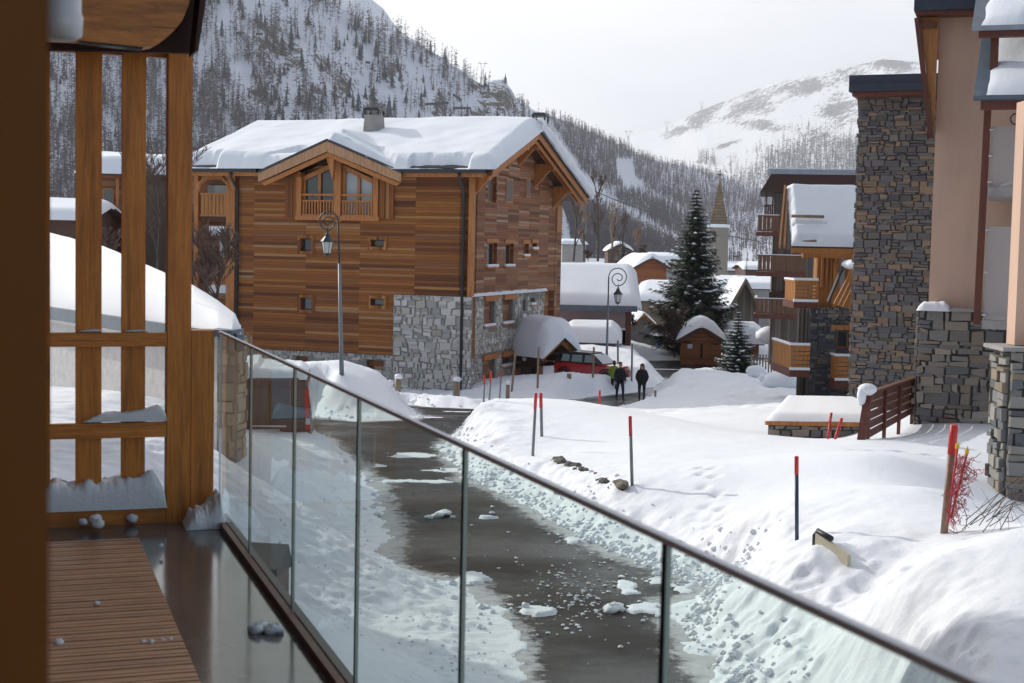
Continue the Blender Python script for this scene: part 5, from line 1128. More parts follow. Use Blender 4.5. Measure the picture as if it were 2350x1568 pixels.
# ---------------- street lamps ----------------
def lamp(px,pyt,pyb,Y,flip,lbl,s=1.0,lean=0.0,hs=1.0):
    b0=U(px,pyb,Y); g=zg(b0.x,b0.y); b0.z=min(b0.z,g+.05); t_=U(px-17*0,pyt,Y); H=t_.z-b0.z
    L=thing('street_lamp',lbl,'street lamp',(b0.x,b0.y,b0.z-.3),0); H+=.3
    lx=lean*H
    m=MB(); m.tube([(0,0,0),(lx*.25,0,H*.25),(lx*.7,0,H*.7)],[.085,.07,.045],10); m.build('pole','lamppole',L,True)
    R_=.32*s; cx=-flip*R_ ; 
    cx=flip*R_+lx
    pts=[(lx*.7,0,H*.7),(lx,0,H-R_)]
    for i in range(13): a=PI-PI*i/12*1.55; pts.append((cx-flip*R_*math.cos(a+0)*-1 if 0 else cx+flip*R_*math.cos(a),0,H-R_+R_*math.sin(a)))
    for i in range(24):
        a=-PI*.55-i*PI/10; r=R_*(1-.035*i); pts.append((cx+flip*r*math.cos(a)*.85+flip*R_*.1,0,H-R_*1.15+r*.8*math.sin(a)*1.0)) if i>1 else None
    m=MB(); m.tube(pts,[.035]*2+[.026]*(len(pts)-2),6); m.build('scroll_arm','lampiron',L,True)
    lz=H-R_*2.15; lxx=cx+flip*.04
    m=MB(); m.tube([(lxx,0,lz+.2),(lxx,0,lz-.02)],.012,5); m.build('hanger','lampiron',L)
    m=MB(); m.lathe([(a*hs,b_*hs) for a,b_ in [(.001,.03),(.03,.02),(.03,-.04),(.07,-.07),(.08,-.14),(.19,-.27),(.2,-.3),(.001,-.3)]],(lxx,0,lz),6); hd=m.build('lantern_roof','lampiron',L)
    m=MB(); m.lathe([(a*hs,b_*hs) for a,b_ in [(.001,-.302),(.16,-.302),(.10,-.62),(.001,-.62)]],(lxx,0,lz),6); m.build('lantern_glass','lampglass',L)
    m=MB()
    for k in range(6): a=2*PI*k/6; m.tube([(lxx+.165*hs*math.cos(a),.165*hs*math.sin(a),lz-.3*hs),(lxx+.105*hs*math.cos(a),.105*hs*math.sin(a),lz-.64*hs)],.012,4)
    m.lathe([(a*hs,b_*hs) for a,b_ in [(.001,-.621),(.11,-.621),(.07,-.68),(.02,-.7),(.015,-.75),(.001,-.76)]],(lxx,0,lz),6); m.build('lantern_frame','lampiron',L)
    return L
lamp(785,486,860,49.5,-1,'grey street lamp with scroll arm standing in the snow mound before the chalet front',1.0,-.035,1.2)
lamp(1392,615,832,75,1,'distant street lamp with round scroll arm in front of the mauve house',1.45,0,1.25)
# ---------------- stakes ----------------
def stake(top,bot,Y,r,mats,split,lbl,group=None,cat='marker stake',name='marker_stake'):
    t_=U(*top,Y); b_=U(*bot,Y); g=zg(b_.x,b_.y); b_.z=min(b_.z,g)-.15; d=t_-b_
    s_=thing(name,lbl,cat,tuple(b_),0,group); sp=d*(1-split)
    m=MB(); m.tube([(0,0,0),tuple(sp)],r,8); m.build('shaft',mats[1],s_,True)
    if split>0: m=MB(); m.tube([tuple(sp),tuple(d*.995),tuple(d)],[r*1.08,r*1.08,r*.8],8); m.build('painted_tip',mats[0],s_,True)
    return s_
RG=('red','stakegrey'); gr='red tipped snow stakes'
stake((1230,902),(1222,1050),30.8,.032,RG,.23,'grey stake with red tip, left one of the close pair on the bank',gr)
stake((1241,902),(1244,1003),33,.036,RG,.3,'grey stake with red tip, right one of the close pair on the bank',gr)
stake((1446,955),(1452,1115),24.4,.028,RG,.25,'grey stake with red tip standing alone at the end of the bare stone wall',gr)
stake((1828,1047),(1830,1242),17.9,.025,('red','stakenavy'),.19,'dark blue stake with red tip left of the beige panel in the snow',gr)
stake((2190,975),(2165,1225),17,.047,('red','stakewood'),.24,'thick weathered wooden stake with red top beside the red netting',gr)
stake((1908,947),(1899,992),34,.03,('red','red'),.3,'thin all red stick, more upright of the two before the low stone building',gr)
stake((1932,960),(1912,1002),33,.035,('red','red'),.3,'thin all red stick, more slanted of the two before the low stone building',gr)
stake((1376,896),(1377,940),52,.04,('red','red'),.5,'short red stick by the road left of the walking people',gr)
for i,(a,b_,c,d,Y,l_) in enumerate(((1112,862,1108,971,46,'left pole of the trio by the mound tip'),(1127,852,1118,986,44,'longest pole of the trio by the mound tip'),(1151,851,1145,926,60,'right pole of the trio, by the chalet side wall'))):
    stake((a,b_),(c,d),Y,.03,RG,.17,'thin snow pole with red tip, '+l_,gr)
WG_='bare wooden poles by the chalet'
for (a,b_,c,d,Y,l_) in ((1183,809,1174,884,66,'leaning bare wooden pole at the left side of the entrance porch'),(1236,797,1234,872,66,'upright bare wooden pole in front of the entrance porch'),(1363,797,1361,851,70,'bare wooden pole in front of the red car'),(1418,782,1419,836,76,'bare dark pole behind the hood of the red car'),(1451,789,1450,857,73,'bare dark pole right of the red car, behind the walking pair'),(1504,896,1504,926,62,'short grey pole at the right edge of the road beyond the snow field')):
    stake((a,b_),(c,d),Y,.05,('red','stakewood' if 'wooden' in l_ else 'stakegrey'),0,l_,WG_,'pole','pole')
for (a,b_,c,Y,r,l_) in ((894,880,914,60,.12,'shorter wooden bollard with snow cap nearest the lamp mound'),(912.6,866,908,62,.14,'taller wooden bollard with snow cap before the chalet front wall'),(1047.5,872,916,64,.15,'wooden bollard with snow cap at the chalet corner by the downpipe'),(1165,880,914,64,.09,'grey bollard with small snow cap below the porch'),(1306,858,878,68.5,.11,'reddish bollard in the snow in front of the red car')):
    p_=U(a,c,Y); t_=U(a,b_,Y); s_=thing('bollard',l_,'bollard',(p_.x,p_.y,p_.z-.3),0,'wooden bollards'); h=t_.z-p_.z+.3
    m=MB(); m.tube([(0,0,0),(0,0,h)],r,10); m.build('post','stakewood',s_,True)
    if 'cap' in l_: m=MB(); m.blob((0.02,0,h+.02),(r*1.3,r*1.3,.13),0,.1,int(a)); m.build('snow_cap','snowsoft',s_,True)
# orange netting
n0=U(2175,1215,16.8); nt_=thing('netting','crumpled red safety netting on two red sticks with yellow caps','netting',tuple(n0))
for (a,b_,c,d) in ((2197,1030,2176,1200),(2219,1042,2182,1190)):
    t_=U(a,b_,16.8)-n0; q=U(c,d,16.8)-n0; m=MB(); m.tube([tuple(q),tuple(t_)],.013,6); m.build('stick','red',nt_,True)
    m=MB(); m.tube([tuple(t_),tuple(t_+Vector((0,0,.06)))],.024,6); m.build('cap','yellow',nt_)
m=MB(); R=random.Random(9)
for k in range(130):
    s_=R.random(); a=U(2180+22*s_+R.uniform(-7,15),1205-150*s_,16.8-R.uniform(-.1,.1))-n0; pts=[a]
    for q in range(5): a=a+Vector((R.uniform(-.05,.06),R.uniform(-.04,.04),R.uniform(-.06,.075))); pts.append(a)
    m.tube([tuple(x) for x in pts],.0035,4)
for k in range(14):
    a=U(2205+R.uniform(0,20),1060+R.uniform(-10,60),16.8)-n0; pts=[a]
    for q in range(7): a=a+Vector((R.uniform(-.03,.07),R.uniform(-.03,.03),R.uniform(-.06,.06))); pts.append(a)
    m.tube([tuple(x) for x in pts],.004,4)
m.build('mesh',flat('red_net',(.4,.06,.07),.7),nt_)
# bare twigs at right edge
tw=U(2210,1215,16.5); m=MB()
for k in range(13):
    a=U(2195+R.uniform(0,120),1215-R.uniform(-4,40),16.5); e=U(2420,1090+R.uniform(-40,130),15.6+R.uniform(-.6,.6)); pts=[]
    for q in range(7): s_=q/6; p_=a.lerp(e,s_)+Vector((0,0,.16*math.sin(s_*3)+R.uniform(-.03,.03))); pts.append(tuple(p_-tw))
    m.tube(pts,[.0055*(1-.7*q/6) for q in range(7)],4)
    for q in range(3):
        b0=Vector(pts[R.randint(1,5)]); m.tube([tuple(b0),tuple(b0+Vector((R.uniform(-.2,.3),R.uniform(-.1,.1),R.uniform(-.35,.25))))],[.004,.001],3)
pts=[tuple(U(a,b_,16.4)-tw) for a,b_ in ((2178,1215),(2195,1225),(2215,1215),(2220,1190),(2212,1165),(2198,1150))]; m.tube(pts,.006,4)
o=m.build('bare_shrub','twig'); o.location=tw; tag(o,'thin bare shrub twigs arching in from the right edge over the snow','shrub')
# beige panel in the snow
a=U(1868,1248,17.0); b_=U(1945,1275,16.4); c=U(1868,1218,17.0); pn=thing('panel','beige panel with dark rounded frame half buried in the snow','panel',tuple(a),math.atan2(b_.y-a.y,b_.x-a.x)); Lp=(b_-a).length; hp=c.z-a.z
m=MB(); m.hexa([(0.02,0,-.5),(Lp,0,-.62),(Lp,.05,-.62),(.02,.05,-.5),(.02,0,hp-.02),(Lp,0,hp-.16),(Lp,.05,hp-.16),(.02,.05,hp-.02)]); m.build('board','panelbeige',pn)
m=MB(); m.tube([(-.02,.03,-.4),(-.02,.03,hp-.06),(.03,.03,hp+.0),(.3,.03,hp-.04)],.035,8); m.build('frame','darkmetal',pn,True)
# exposed wall stones in the bank
w0=U(1282,1046,28.9); w1=U(1448,1112,24.3); sw=thing('retaining_wall','rough dark stone retaining wall peeping out of the snow bank','wall',tuple(w0),math.atan2(w1.y-w0.y,w1.x-w0.x)); Lw=math.hypot(w1.x-w0.x,w1.y-w0.y); 
m=MB(); R=random.Random(4)
for k in range(150):
    s_=R.random(); 
    if .62<s_<.70: continue
    x=Lw*s_; z=(w1.z-w0.z)*s_+R.uniform(-.34,.0); q=R.uniform(.06,.14); m.blob((x,R.uniform(-.2,-.02),z),(q*1.2,q*.7,q*.42),0,.18,k,7,5); 
    c=R.choice([(.16,.14,.11),(.11,.10,.09),(.22,.19,.15),(.08,.08,.08)]); 
    for i in range(len(m.c)-35,len(m.c)): m.c[i]=c
m.build('stones','stone',sw,cols=True)
q0=U(1112,985,44); m=MB(); 
for k in range(9): m.blob((R.uniform(-.3,.3),R.uniform(-.2,.2),R.uniform(0,.5)),(.2,.18,.14),0,.2,k,7,5)
o=m.build('rock','mortar',None,True); o.location=q0+Vector((.12,0,-.15)); tag(o,'dark rock poking out at the tip of the big snow mound','rock')
# snow chunks on the road
R=random.Random(12); m=MB()
def chunk(px,py,r):
    p_=G(px,py); m.blob((p_.x,p_.y,p_.z+r*.3),(r,r*R.uniform(.7,1.2),r*R.uniform(.35,.6)),0,.35,R.random(),8,5)
for (px,py,r) in ((1315,1230-40,.09),(1305,1205-15,.12),(1290,1187,.08),(1265,1190,.06),(1245,1192,.05),(1022,1183,.14),(1005,1188,.1),(985,1190,.07),(1040,1190,.06),(1130,1180,.05),(1410,1402,.14),(1403,1406,.1),(1130,1165,.05),(840,1165,.06)): chunk(px,py,r)
CK=[]
for k in range(330):
    px=R.gauss(1330,75); py=R.gauss(1360,45)
    if k<60: px=R.uniform(900,1500); py=R.uniform(1150,1560)
    p_=G(px,py); CK.append((px,py,p_.x,p_.y))
for (px,py,_x,_y),d_ in zip(CK,sdist(np.array([c[2] for c in CK]),np.array([c[3] for c in CK]))):
    if d_<-.2: chunk(px,py,R.choice([.008,.01,.013,.017,.022,.03]))
tag(m.build('snow_chunks','snow',None,True),'small lumps of snow scattered on the wet asphalt',kind='stuff')
m=MB(); PTS=[]
for k in range(900):   # loose clods at the foot of the banks
    i=R.randrange(len(RW)); a=RW[i]; b_=RW[(i+1)%len(RW)]; s_=R.random(); x=a[0]+(b_[0]-a[0])*s_+R.gauss(0,.3); y=a[1]+(b_[1]-a[1])*s_+R.gauss(0,.3)
    if 13<y<62: PTS.append((x,y,R.choice([.015,.02,.03,.04,.06]),.3))
RB=[G(*q) for q in ((1020,1015),(1030,1050),(1070,1100),(1130,1122),(1200,1158),(1270,1198),(1340,1238),(1420,1272),(1500,1300),(1600,1335),(1630,1362),(1560,1450),(1645,1568),(1740,1680))]
for k in range(1500):
    i=R.randrange(len(RB)-1); s_=R.random(); p_=RB[i].lerp(RB[i+1],s_); o_=abs(R.gauss(0,.38)); x=p_.x+o_*.9+R.gauss(0,.05); y=p_.y+o_*.35+R.gauss(0,.15)
    PTS.append((x,y,R.choice([.012,.018,.025,.03,.04,.06])*(1-.25*min(1,o_)),.1))
VP=[]
for k in range(500):
    p_=G(R.uniform(560,1180),R.uniform(1080,1568)); VP.append((p_.x,p_.y,R.choice([.008,.012,.016,.02]),.1))
sdv=sdist(np.array([q[0] for q in VP]),np.array([q[1] for q in VP])); PTS+=[q for q,d_ in zip(VP,sdv) if d_>.1]
for (x,y,r,e_),z_ in zip(PTS,zgs([q[:2] for q in PTS])): m.blob((x,y,z_+r*e_),(r,r*R.uniform(.7,1.1),r*.7),0,.28,R.random(),7,5)
tag(m.build('snow_clods','snow',None,True),'loose clods of ploughed snow along the foot of the banks',kind='stuff')
# ---------------- red car ----------------
cc=U(1352,878,72.5); ca=thing('red_car','red small car with black roof parked in front of the snow slope','car',(cc.x+.15,cc.y,cc.z+.08),rad(-32)); ca.scale=(.93,)*3
def csec(x,w,z0,z1): return [(x,-w,z0+.12),(x,-w+.08,z0),(x,w-.08,z0),(x,w,z0+.12),(x,w,z1-.12),(x,w-.12,z1),(x,-w+.12,z1),(x,-w,z1-.12)]
m=MB(); loft(m,[csec(-2.0,.72,.35,.86),csec(-1.9,.84,.24,1.0),csec(-1.2,.88,.22,1.04),csec(.6,.88,.22,1.0),csec(1.3,.87,.22,.98),csec(1.8,.84,.24,.88),csec(2.0,.70,.3,.7)]); m.build('body','carred',ca)
def gsec(x,w,z0,z1,tp): return [(x,-w,z0),(x,w,z0),(x,w*tp,z1),(x,-w*tp,z1)]
m=MB(); loft(m,[gsec(-1.92,.78,.98,1.02,.96),gsec(-1.68,.82,1.0,1.5,.84),gsec(-1.2,.84,1.03,1.56,.84),gsec(.15,.84,1.0,1.53,.84),gsec(.45,.84,1.0,1.45,.82),gsec(1.02,.82,.97,1.0,.95)]); m.build('cabin','carblack',ca)
m=MB(); loft(m,[gsec(-1.7,.70,1.52,1.56,.9),gsec(-1.1,.72,1.562,1.6,.9),gsec(.2,.72,1.535,1.57,.9)]); m.build('roof_panel','carblack',ca)
for s_ in (-1,1):
    for (x0,x1,t0,t1) in ((-1.5,-1.0,-1.42,-1.0),(-.85,-.2,-.85,-.22),(-.05,.68,-.05,.32)):
        m=MB(); y=lambda z:s_*(.845-.135*(z-1.0)/.53+.006); m.add([(x0,y(1.07),1.07),(x1,y(1.07),1.07),(t1,y(1.44),1.44),(t0,y(1.44),1.44)],[(0,1,2,3)] if s_<0 else [(3,2,1,0)]); 
        m.prism([(x0,y(1.07),1.07),(x1,y(1.07),1.07),(t1,y(1.44),1.44),(t0,y(1.44),1.44)],(0,s_*.008,0)); m.build('side_window',flat('car_side_glass',(.22,.29,.28),.1,0,.9) if s_<0 else 'glassdark',ca)
    for x in (-1.25,1.27):
        m=MB(); m.lathe([(.001,-.1),(.20,-.1),(.31,-.09),(.33,0),(.31,.09),(.001,.1)],(x,s_*.82,.33),20,'y'); wl=m.build('wheel','tyre',ca,True)
        m=MB(); m.lathe([(.001,-.02),(.19,-.02),(.2,.0),(.001,.02)],(x,s_*.925,.33),14,'y'); m.build('rim','chrome',wl)
        m=MB(); m.tube([(x+.42*math.cos(a),s_*.885,.33+.42*math.sin(a)) for a in [PI*i/8 for i in range(9)]],.04,5); m.build('wheel_arch','blackcloth',ca)
    m=MB(); m.blob((1.93,s_*.55,.72),(.08,.14,.12),0,.0,1,12,8); m.build('headlight','lightclear',ca,True)
    m=MB(); m.box(-2.0,-1.93,s_*.66-.08,s_*.66+.08,.62,.85); m.build('tail_light','lightred',ca)
    m=MB(); m.blob((.62,s_*.98,1.08),(.1,.08,.07),0,0,1,8,6); m.build('wing_mirror','carblack',ca,True)
m=MB(); m.add([(.46,-.66,1.44),(.46,.66,1.44),(1.02,.74,1.0),(1.02,-.74,1.0)],[(0,1,2,3)]); m.prism([(.475,-.64,1.44),(.475,.64,1.44),(1.03,.72,1.02),(1.03,-.72,1.02)],(.012,0,.008)); m.build('windscreen','glasspale',ca)
m=MB(); m.box(2.0,2.03,-.36,.36,.34,.52); m.box(1.96,2.0,-.5,.5,.56,.68); m.build('grille','blackcloth',ca)
m=MB(); m.tube([(-1.45,0,1.57),(-1.55,0,1.66)],.02,5); m.build('aerial','blackcloth',ca)
# ---------------- people ----------------
def person(joints,edges,regions,lbl,loc,rz,scale=1,name='person'):
    """joints: name->(x,y,z,r); edges; regions: function(center)->material index"""
    me=bpy.data.meshes.new(name); ks=list(joints); me.from_pydata([joints[k][:3] for k in ks],[(ks.index(a),ks.index(b_)) for a,b_ in edges],[]); o=bpy.data.objects.new(name,me); COL.objects.link(o)
    sk_=o.modifiers.new('s','SKIN'); sk_.use_smooth_shade=True
    for i,k in enumerate(ks):
        r=joints[k][3]; v=me.skin_vertices[0].data[i]; v.radius=(r if isinstance(r,tuple) else (r,r)); v.use_root=(k=='pelvis')
    sb=o.modifiers.new('u','SUBSURF'); sb.levels=2; sb.render_levels=2
    dg=bpy.context.evaluated_depsgraph_get(); m2=bpy.data.meshes.new_from_object(o.evaluated_get(dg)); bpy.data.objects.remove(o); return m2
def human(lbl,loc,rz,H,coat,legs,hair,phase,longcoat=False,pocket=True,seed=1,lean=0,hairlong=False):
    k=H/1.75; J={}
    def j(n_,x,y,z,r): J[n_]=(x*k,y*k,z*k,r*k if not isinstance(r,tuple) else (r[0]*k,r[1]*k))
    j('pelvis',0,0,.93,(.16,.13)); j('waist',0,.0,1.08,(.155,.115)); j('chest',0,.01,1.3,(.19,.13)); j('neck0',0,0,1.45,(.09,.08)); j('neck',0,0,1.52,.055); j('head',0,-.01,1.62,(.078,.095)); j('crown',0,0,1.72,(.06,.075))
    E_=[('pelvis','waist'),('waist','chest'),('chest','neck0'),('neck0','neck'),('neck','head'),('head','crown')]
    for s_,nm in ((-1,'l'),(1,'r')):
        ph_=phase*s_
        j('hip'+nm,s_*.10,0,.86,.105); j('knee'+nm,s_*.11,-.10*ph_ -.03,.49,.068); j('ankle'+nm,s_*.10,-.17*ph_+.05*(ph_<0),.09,.045); j('toe'+nm,s_*.12,-.17*ph_-.15,.04,.04)
        j('sh'+nm,s_*.17,.0,1.41,.075); j('el'+nm,s_*.265,.05+.07*ph_,1.14,.058)
        if pocket: j('wr'+nm,s_*.21,-.10,.96,.045); j('ha'+nm,s_*.15,-.13,.95,.042)
        else: 
            j('wr'+nm,s_*.27,-.02+.14*ph_,.90,.038); j('ha'+nm,s_*.27,-.04+.15*ph_,.83,(.02,.036))
            for q in range(4): j(f'f{q}'+nm,s_*.27,-.07+.018*q+.15*ph_,.75-.008*abs(q-1.5),.009); E_.append(('ha'+nm,f'f{q}'+nm))
            j('th'+nm,s_*.25,-.095+.15*ph_,.80,.010); E_.append(('ha'+nm,'th'+nm))
        E_+=[('pelvis','hip'+nm),('hip'+nm,'knee'+nm),('knee'+nm,'ankle'+nm),('ankle'+nm,'toe'+nm),('chest','sh'+nm),('sh'+nm,'el'+nm),('el'+nm,'wr'+nm),('wr'+nm,'ha'+nm)]
    me=person(J,E_,None,lbl,loc,rz)
    for mn in (coat,legs,'boot','skin',hair): me.materials.append(MT[mn])
    me.name='person'
    zc=np.array([p.center.z for p in me.polygons])/k; yc=np.array([p.center.y for p in me.polygons])/k; xc=np.array([p.center.x for p in me.polygons])/k
    lim=.62 if longcoat else .84
    mi=np.where(zc>1.50,3,np.where(zc>lim,0,np.where(zc>.14,1,2))); mi=np.where((zc>1.50)&((zc>1.69)|(yc>.025)),4,mi)
    if not pocket: mi=np.where((abs(xc)>.22)&(zc<.88)&(zc>.7),3,mi)
    me.polygons.foreach_set('material_index',mi.astype(np.int32)); me.update()
    o=bpy.data.objects.new('person',me); COL.objects.link(o); o.location=loc; o.rotation_euler=(0,0,rz); tag(o,lbl,'person')
    m=MB(); m.lathe([(.001,.13),(.14,.12),(.20,.0),(.215,-.25),(.205,-.5),(.001,-.5)] if longcoat else [(.001,.12),(.13,.11),(.185,0),(.19,-.25),(.18,-.42),(.001,-.42)],(0,0,1.32*k),18)
    m.v=[(x*k,y*.68*k,1.32*k+(z-1.32*k)*k) for x,y,z in m.v]; m.build('jacket',coat,o,True)
    m=MB()
    if hairlong: m.blob((0,.03*k,1.64*k),(.105*k,.11*k,.125*k),0,.05,3,14,9); m.blob((-.07*k,.03*k,1.48*k),(.05*k,.06*k,.16*k),0,.06,4); m.blob((.07*k,.03*k,1.48*k),(.05*k,.06*k,.16*k),0,.06,5)
    else: m.blob((0,.025*k,1.69*k),(.085*k,.1*k,.075*k),0,.03,3,14,9)
    m.build('hair',hair,o,True)
    m=MB(); m.blob((0,-.105*k,1.615*k),(.012*k,.02*k,.022*k),0,0,2,7,5); m.build('nose','skin',o,True)
    for s_ in (-1,1): m=MB(); m.blob((s_*.028*k,-.094*k,1.645*k),(.011*k,.008*k,.007*k),0,0,2,7,5); m.build('eye','blackcloth',o,True); m=MB(); m.blob((s_*.08*k,0,1.62*k),(.012*k,.025*k,.033*k),0,0,2,7,5); m.build('ear','skin',o,True)
    m=MB(); m.blob((0,-.098*k,1.575*k),(.022*k,.008*k,.006*k),0,0,2,7,5); m.build('mouth','redcloth',o,True)
    return o
def foot(px,py,Y): p_=U(px,py,Y); return (p_.x,p_.y,float(zr(p_.y))+.0)
YM=66.0
Ym=G(1423,919).y; p_=G(1422,920); human('man in dark jacket and jeans walking down the road on the left of the pair',(p_.x,p_.y,p_.z),.25,(zof(1422,831,p_.y)-p_.z),'navycloth','jeans','hair',.9,False,False)
p_=G(1472,922); human('woman with long dark hair and black coat walking with hands in her pockets',(p_.x,p_.y,p_.z),-.1,(zof(1474,835,p_.y)-p_.z),'blackcloth','jeans','hair',.35,True,True,hairlong=True)
p_=U(1409,886,70.5); human('person in yellow green safety jacket standing behind the walking man by the car',(p_.x,p_.y,p_.z-.45),2.6,1.7,'hivis','blackcloth','hair',.2,False,True)
p_=U(1512,806,100); human('small child in a blue hooded coat beside a snowy bush',(p_.x,p_.y,p_.z-.05),.2,1.05,'bluecloth','bluecloth','bluecloth',.1,True,True)
p_=U(1528,808,99); human('small child in a red hooded coat left of the wooden hut',(p_.x,p_.y,p_.z-.05),-.2,1.05,'redcloth','redcloth','redcloth',.1,True,True)
# ---------------- generic gable house ----------------
def ghouse(px0,px1,pyw,pye,pyr,Y,depth,a,lbl,wall,orient='x',name='house',cat='house',roofm='brown',over=.35,snow=.4,wins=(),base=3.0,stonepal=None,trim='brown'):
    """px0..px1 front width, pyw wall foot, pye eave, pyr ridge; orient x: ridge parallel to the front"""
    o=U(px0,pyw,Y); f=Fr((o.x,o.y,0),a); h=thing(name,lbl,cat,(o.x,o.y,0),a)
    W=f.oy(px1,pye,0)[0]; ze=f.oy((px0+px1)/2,pye,0)[1]; zb=o.z-base
    if orient=='x':
        zr_=max(ze+.5,f.oy((px0+px1)/2,pyr,depth/2)[1]-snow*.9)
        m=MB(); m.box(0,W,0,depth,zb,ze-.02); m.prism([(0.0,0,ze-.02),(0.0,depth,ze-.02),(0.0,depth/2,zr_-.1)],(W,0,0)); m.build('wall',wall,h)
        q=over*(zr_-ze)/(depth/2)
        for (y0,y1) in ((-over,depth/2),(depth+over,depth/2)):
            m=MB(); m.hexa([(-over,y0,ze-q),(W+over,y0,ze-q),(W+over,y1,zr_),(-over,y1,zr_),(-over,y0,ze-q+.12),(W+over,y0,ze-q+.12),(W+over,y1,zr_+.12),(-over,y1,zr_+.12)]); m.build('roof',roofm,h)
        m=MB()
        def pf(s,t):
            y=-over-.1+(depth+2*over+.2)*t; e=(min(1,min(s,1-s)*(W/ .5))*min(1,min(t,1-t)*(depth/.6)))**.5; z=zr_-(zr_-ze)*abs(y-depth/2)/(depth/2)+.1
            z=z-(max(0,.6-abs(y-depth/2))**2)*.4
            return (-over-.1+(W+2*over+.2)*s,y,z+e*snow*(1+.35*float(fbm(s*W*.3+o.x,t*4,3,4))))
        surf(m,pf,30,30); m.build('roof_snow','snowsoft',h,True)
    else:
        zr_=f.oy((px0+px1)/2,pyr,0)[1]; xm_=W/2
        m=MB(); m.box(0,W,0,depth,zb,ze-.02); m.prism([(0,0,ze-.02),(W,0,ze-.02),(xm_,0,zr_-.1)],(0,depth,0)); m.build('wall',wall,h)
        q=over*(zr_-ze)/xm_
        for (x0,x1) in ((-over,xm_),(W+over,xm_)):
            m=MB(); m.hexa([(x0,-over,ze-q),(x1,-over,zr_),(x1,depth+over,zr_),(x0,depth+over,ze-q),(x0,-over,ze-q+.12),(x1,-over,zr_+.12),(x1,depth+over,zr_+.12),(x0,depth+over,ze-q+.12)]); m.build('roof',roofm,h)
            m=MB(); m.beam((x0,-over-.04,ze-q-.02),(x1,-over-.04,zr_-.02),.06,.2); m.build('bargeboard',trim,h)
        m=MB()
        def pf(s,t):
            x=-over-.05+(W+2*over+.1)*s; e=(min(1,min(s,1-s)*(W/.6))*min(1,min(t,1-t)*(depth/.5)))**.5; z=zr_-(zr_-ze)*abs(x-xm_)/xm_+.1
            z=z-(max(0,.5-abs(x-xm_))**2)*.5
            return (x,-over-.1+(depth+2*over+.2)*t,z+e*snow*(1+.35*float(fbm(s*W*.4+o.x,t*4,3,4))))
        surf(m,pf,30,26); m.build('roof_snow','snowsoft',h,True)
    for wq in wins:
        r=f.ry(*wq[:4],0); k=wq[4] if len(wq)>4 else 'glassdark'
        m=MB(); m.box(r[0],r[1],-.05,-.003,r[2],r[3]); w_=m.build('window' if k!='door' else 'door','trim' if k!='door' else 'brown',h); 
        if k!='door': m=MB(); m.box(r[0]+.06,r[1]-.06,-.058,-.0505,r[2]+.06,r[3]-.06); m.build('pane',k,w_)
    return h,f
# mauve house with two roofs
h,f=ghouse(1190,1450,780,700,602,90,9,0.0,'mauve rendered house with one broad snow roof beside the chalet','plasterpink','x',over=.5,snow=.55,trim='bluemetal',roofm='bluemetal')
a=f.oy(1436,720,0)[0]; m=MB(); m.box(a,a+.35,-.06,.0-.003,-9,f.oy(1436,702,0)[1]); m.build('corner_board','redbrown',h)
m=MB(); r=f.oy(1180,700,-.62); r2=f.oy(1463,700,-.62); m.box(r[0],r2[0],-.66,-.56,r[1]-.28,r[1]+.08); m.build('gutter','bluemetal',h)
h,f=ghouse(1300,1412,835,786,752,86,4,-.08,'low mauve annex with rounded snow roof before the mauve house','plasterpink','x',over=.3,snow=.75,roofm='bluemetal')
ghouse(1458,1530,690,612,592,118,8,.1,'orange brown gabled house half hidden behind the big spruce','hutplank','y',snow=.4)
ghouse(1462,1535,735,690,642,108,8,-.25,'stone house with patchy snow roof left of the big spruce','stakewood','x',snow=.35)
ghouse(1428,1520,790,765,722,102,7,.15,'small stone gabled house with thin snow roof by the bare trees','concrete','y',snow=.25,trim='trim')
# hut
h,f=ghouse(1562,1656,833,778,750,92,4.6,-.1,'small brown wooden hut with white notice and snowy roof','hutplank','y',name='wooden_hut',cat='hut',snow=.65,over=.3)
r=f.ry(1594,783,1626,830,0); m=MB(); m.box(r[0],r[1],-.05,-.003,r[2],r[3]); d_=m.build('door','hutplank',h)
r=f.ry(1608,788,1612,822,0); m=MB(); m.box(r[0],r[1],-.07,-.052,r[2],r[3]); m.build('door_gap','blackcloth',d_)
r=f.ry(1578,790,1589,800,0); m=MB(); m.box(r[0],r[1],-.03,-.004,r[2],r[3]); m.build('notice','panelw',h)
for q in ((1566,784,1586,788),(1630,788,1650,791)): r=f.ry(*q,0); m=MB(); m.box(r[0],r[1],-.05,-.032,r[2],r[3]); m.build('shutter_bar','blackcloth',h)
ghouse(1660,1742,835,788,745,97,4,-.1,'brown shed with thick rounded snow roof behind the small spruce','hutplank','x',name='shed',cat='shed',snow=.9)
h,f=ghouse(1672,1742,800,704,642,102,9,-.05,'weathered grey barn with steep gable and brown bargeboards','oldplank','y',name='barn',cat='barn',snow=.15,trim='stakewood',over=.4)
ghouse(1640,1800,700,664,636,128,10,.0,'long far house with a broad snow roof right of the church','concrete','x',snow=.5)
ghouse(1712,1760,640,620,603,160,8,.0,'dark far house with small snow roof before the wooded slope','brown','x',snow=.4)
ghouse(1650,1700,640,622,606,170,8,.0,'far low house with snow roof just right of the church tower','concrete','x',snow=.4)
ghouse(1500,1560,610,598,584,190,8,.1,'tiny far house with snow roof left of the spruce crown','concrete','x',snow=.5)
ghouse(1290,1345,592,562,549,260,10,.1,'far house with snow roof at the forest edge beside the chalet wall','concrete','x',snow=.6)
ghouse(1395,1450,600,575,560,240,9,.0,'far dark gabled house among bare trees above the mauve house','brown','y',snow=.5)
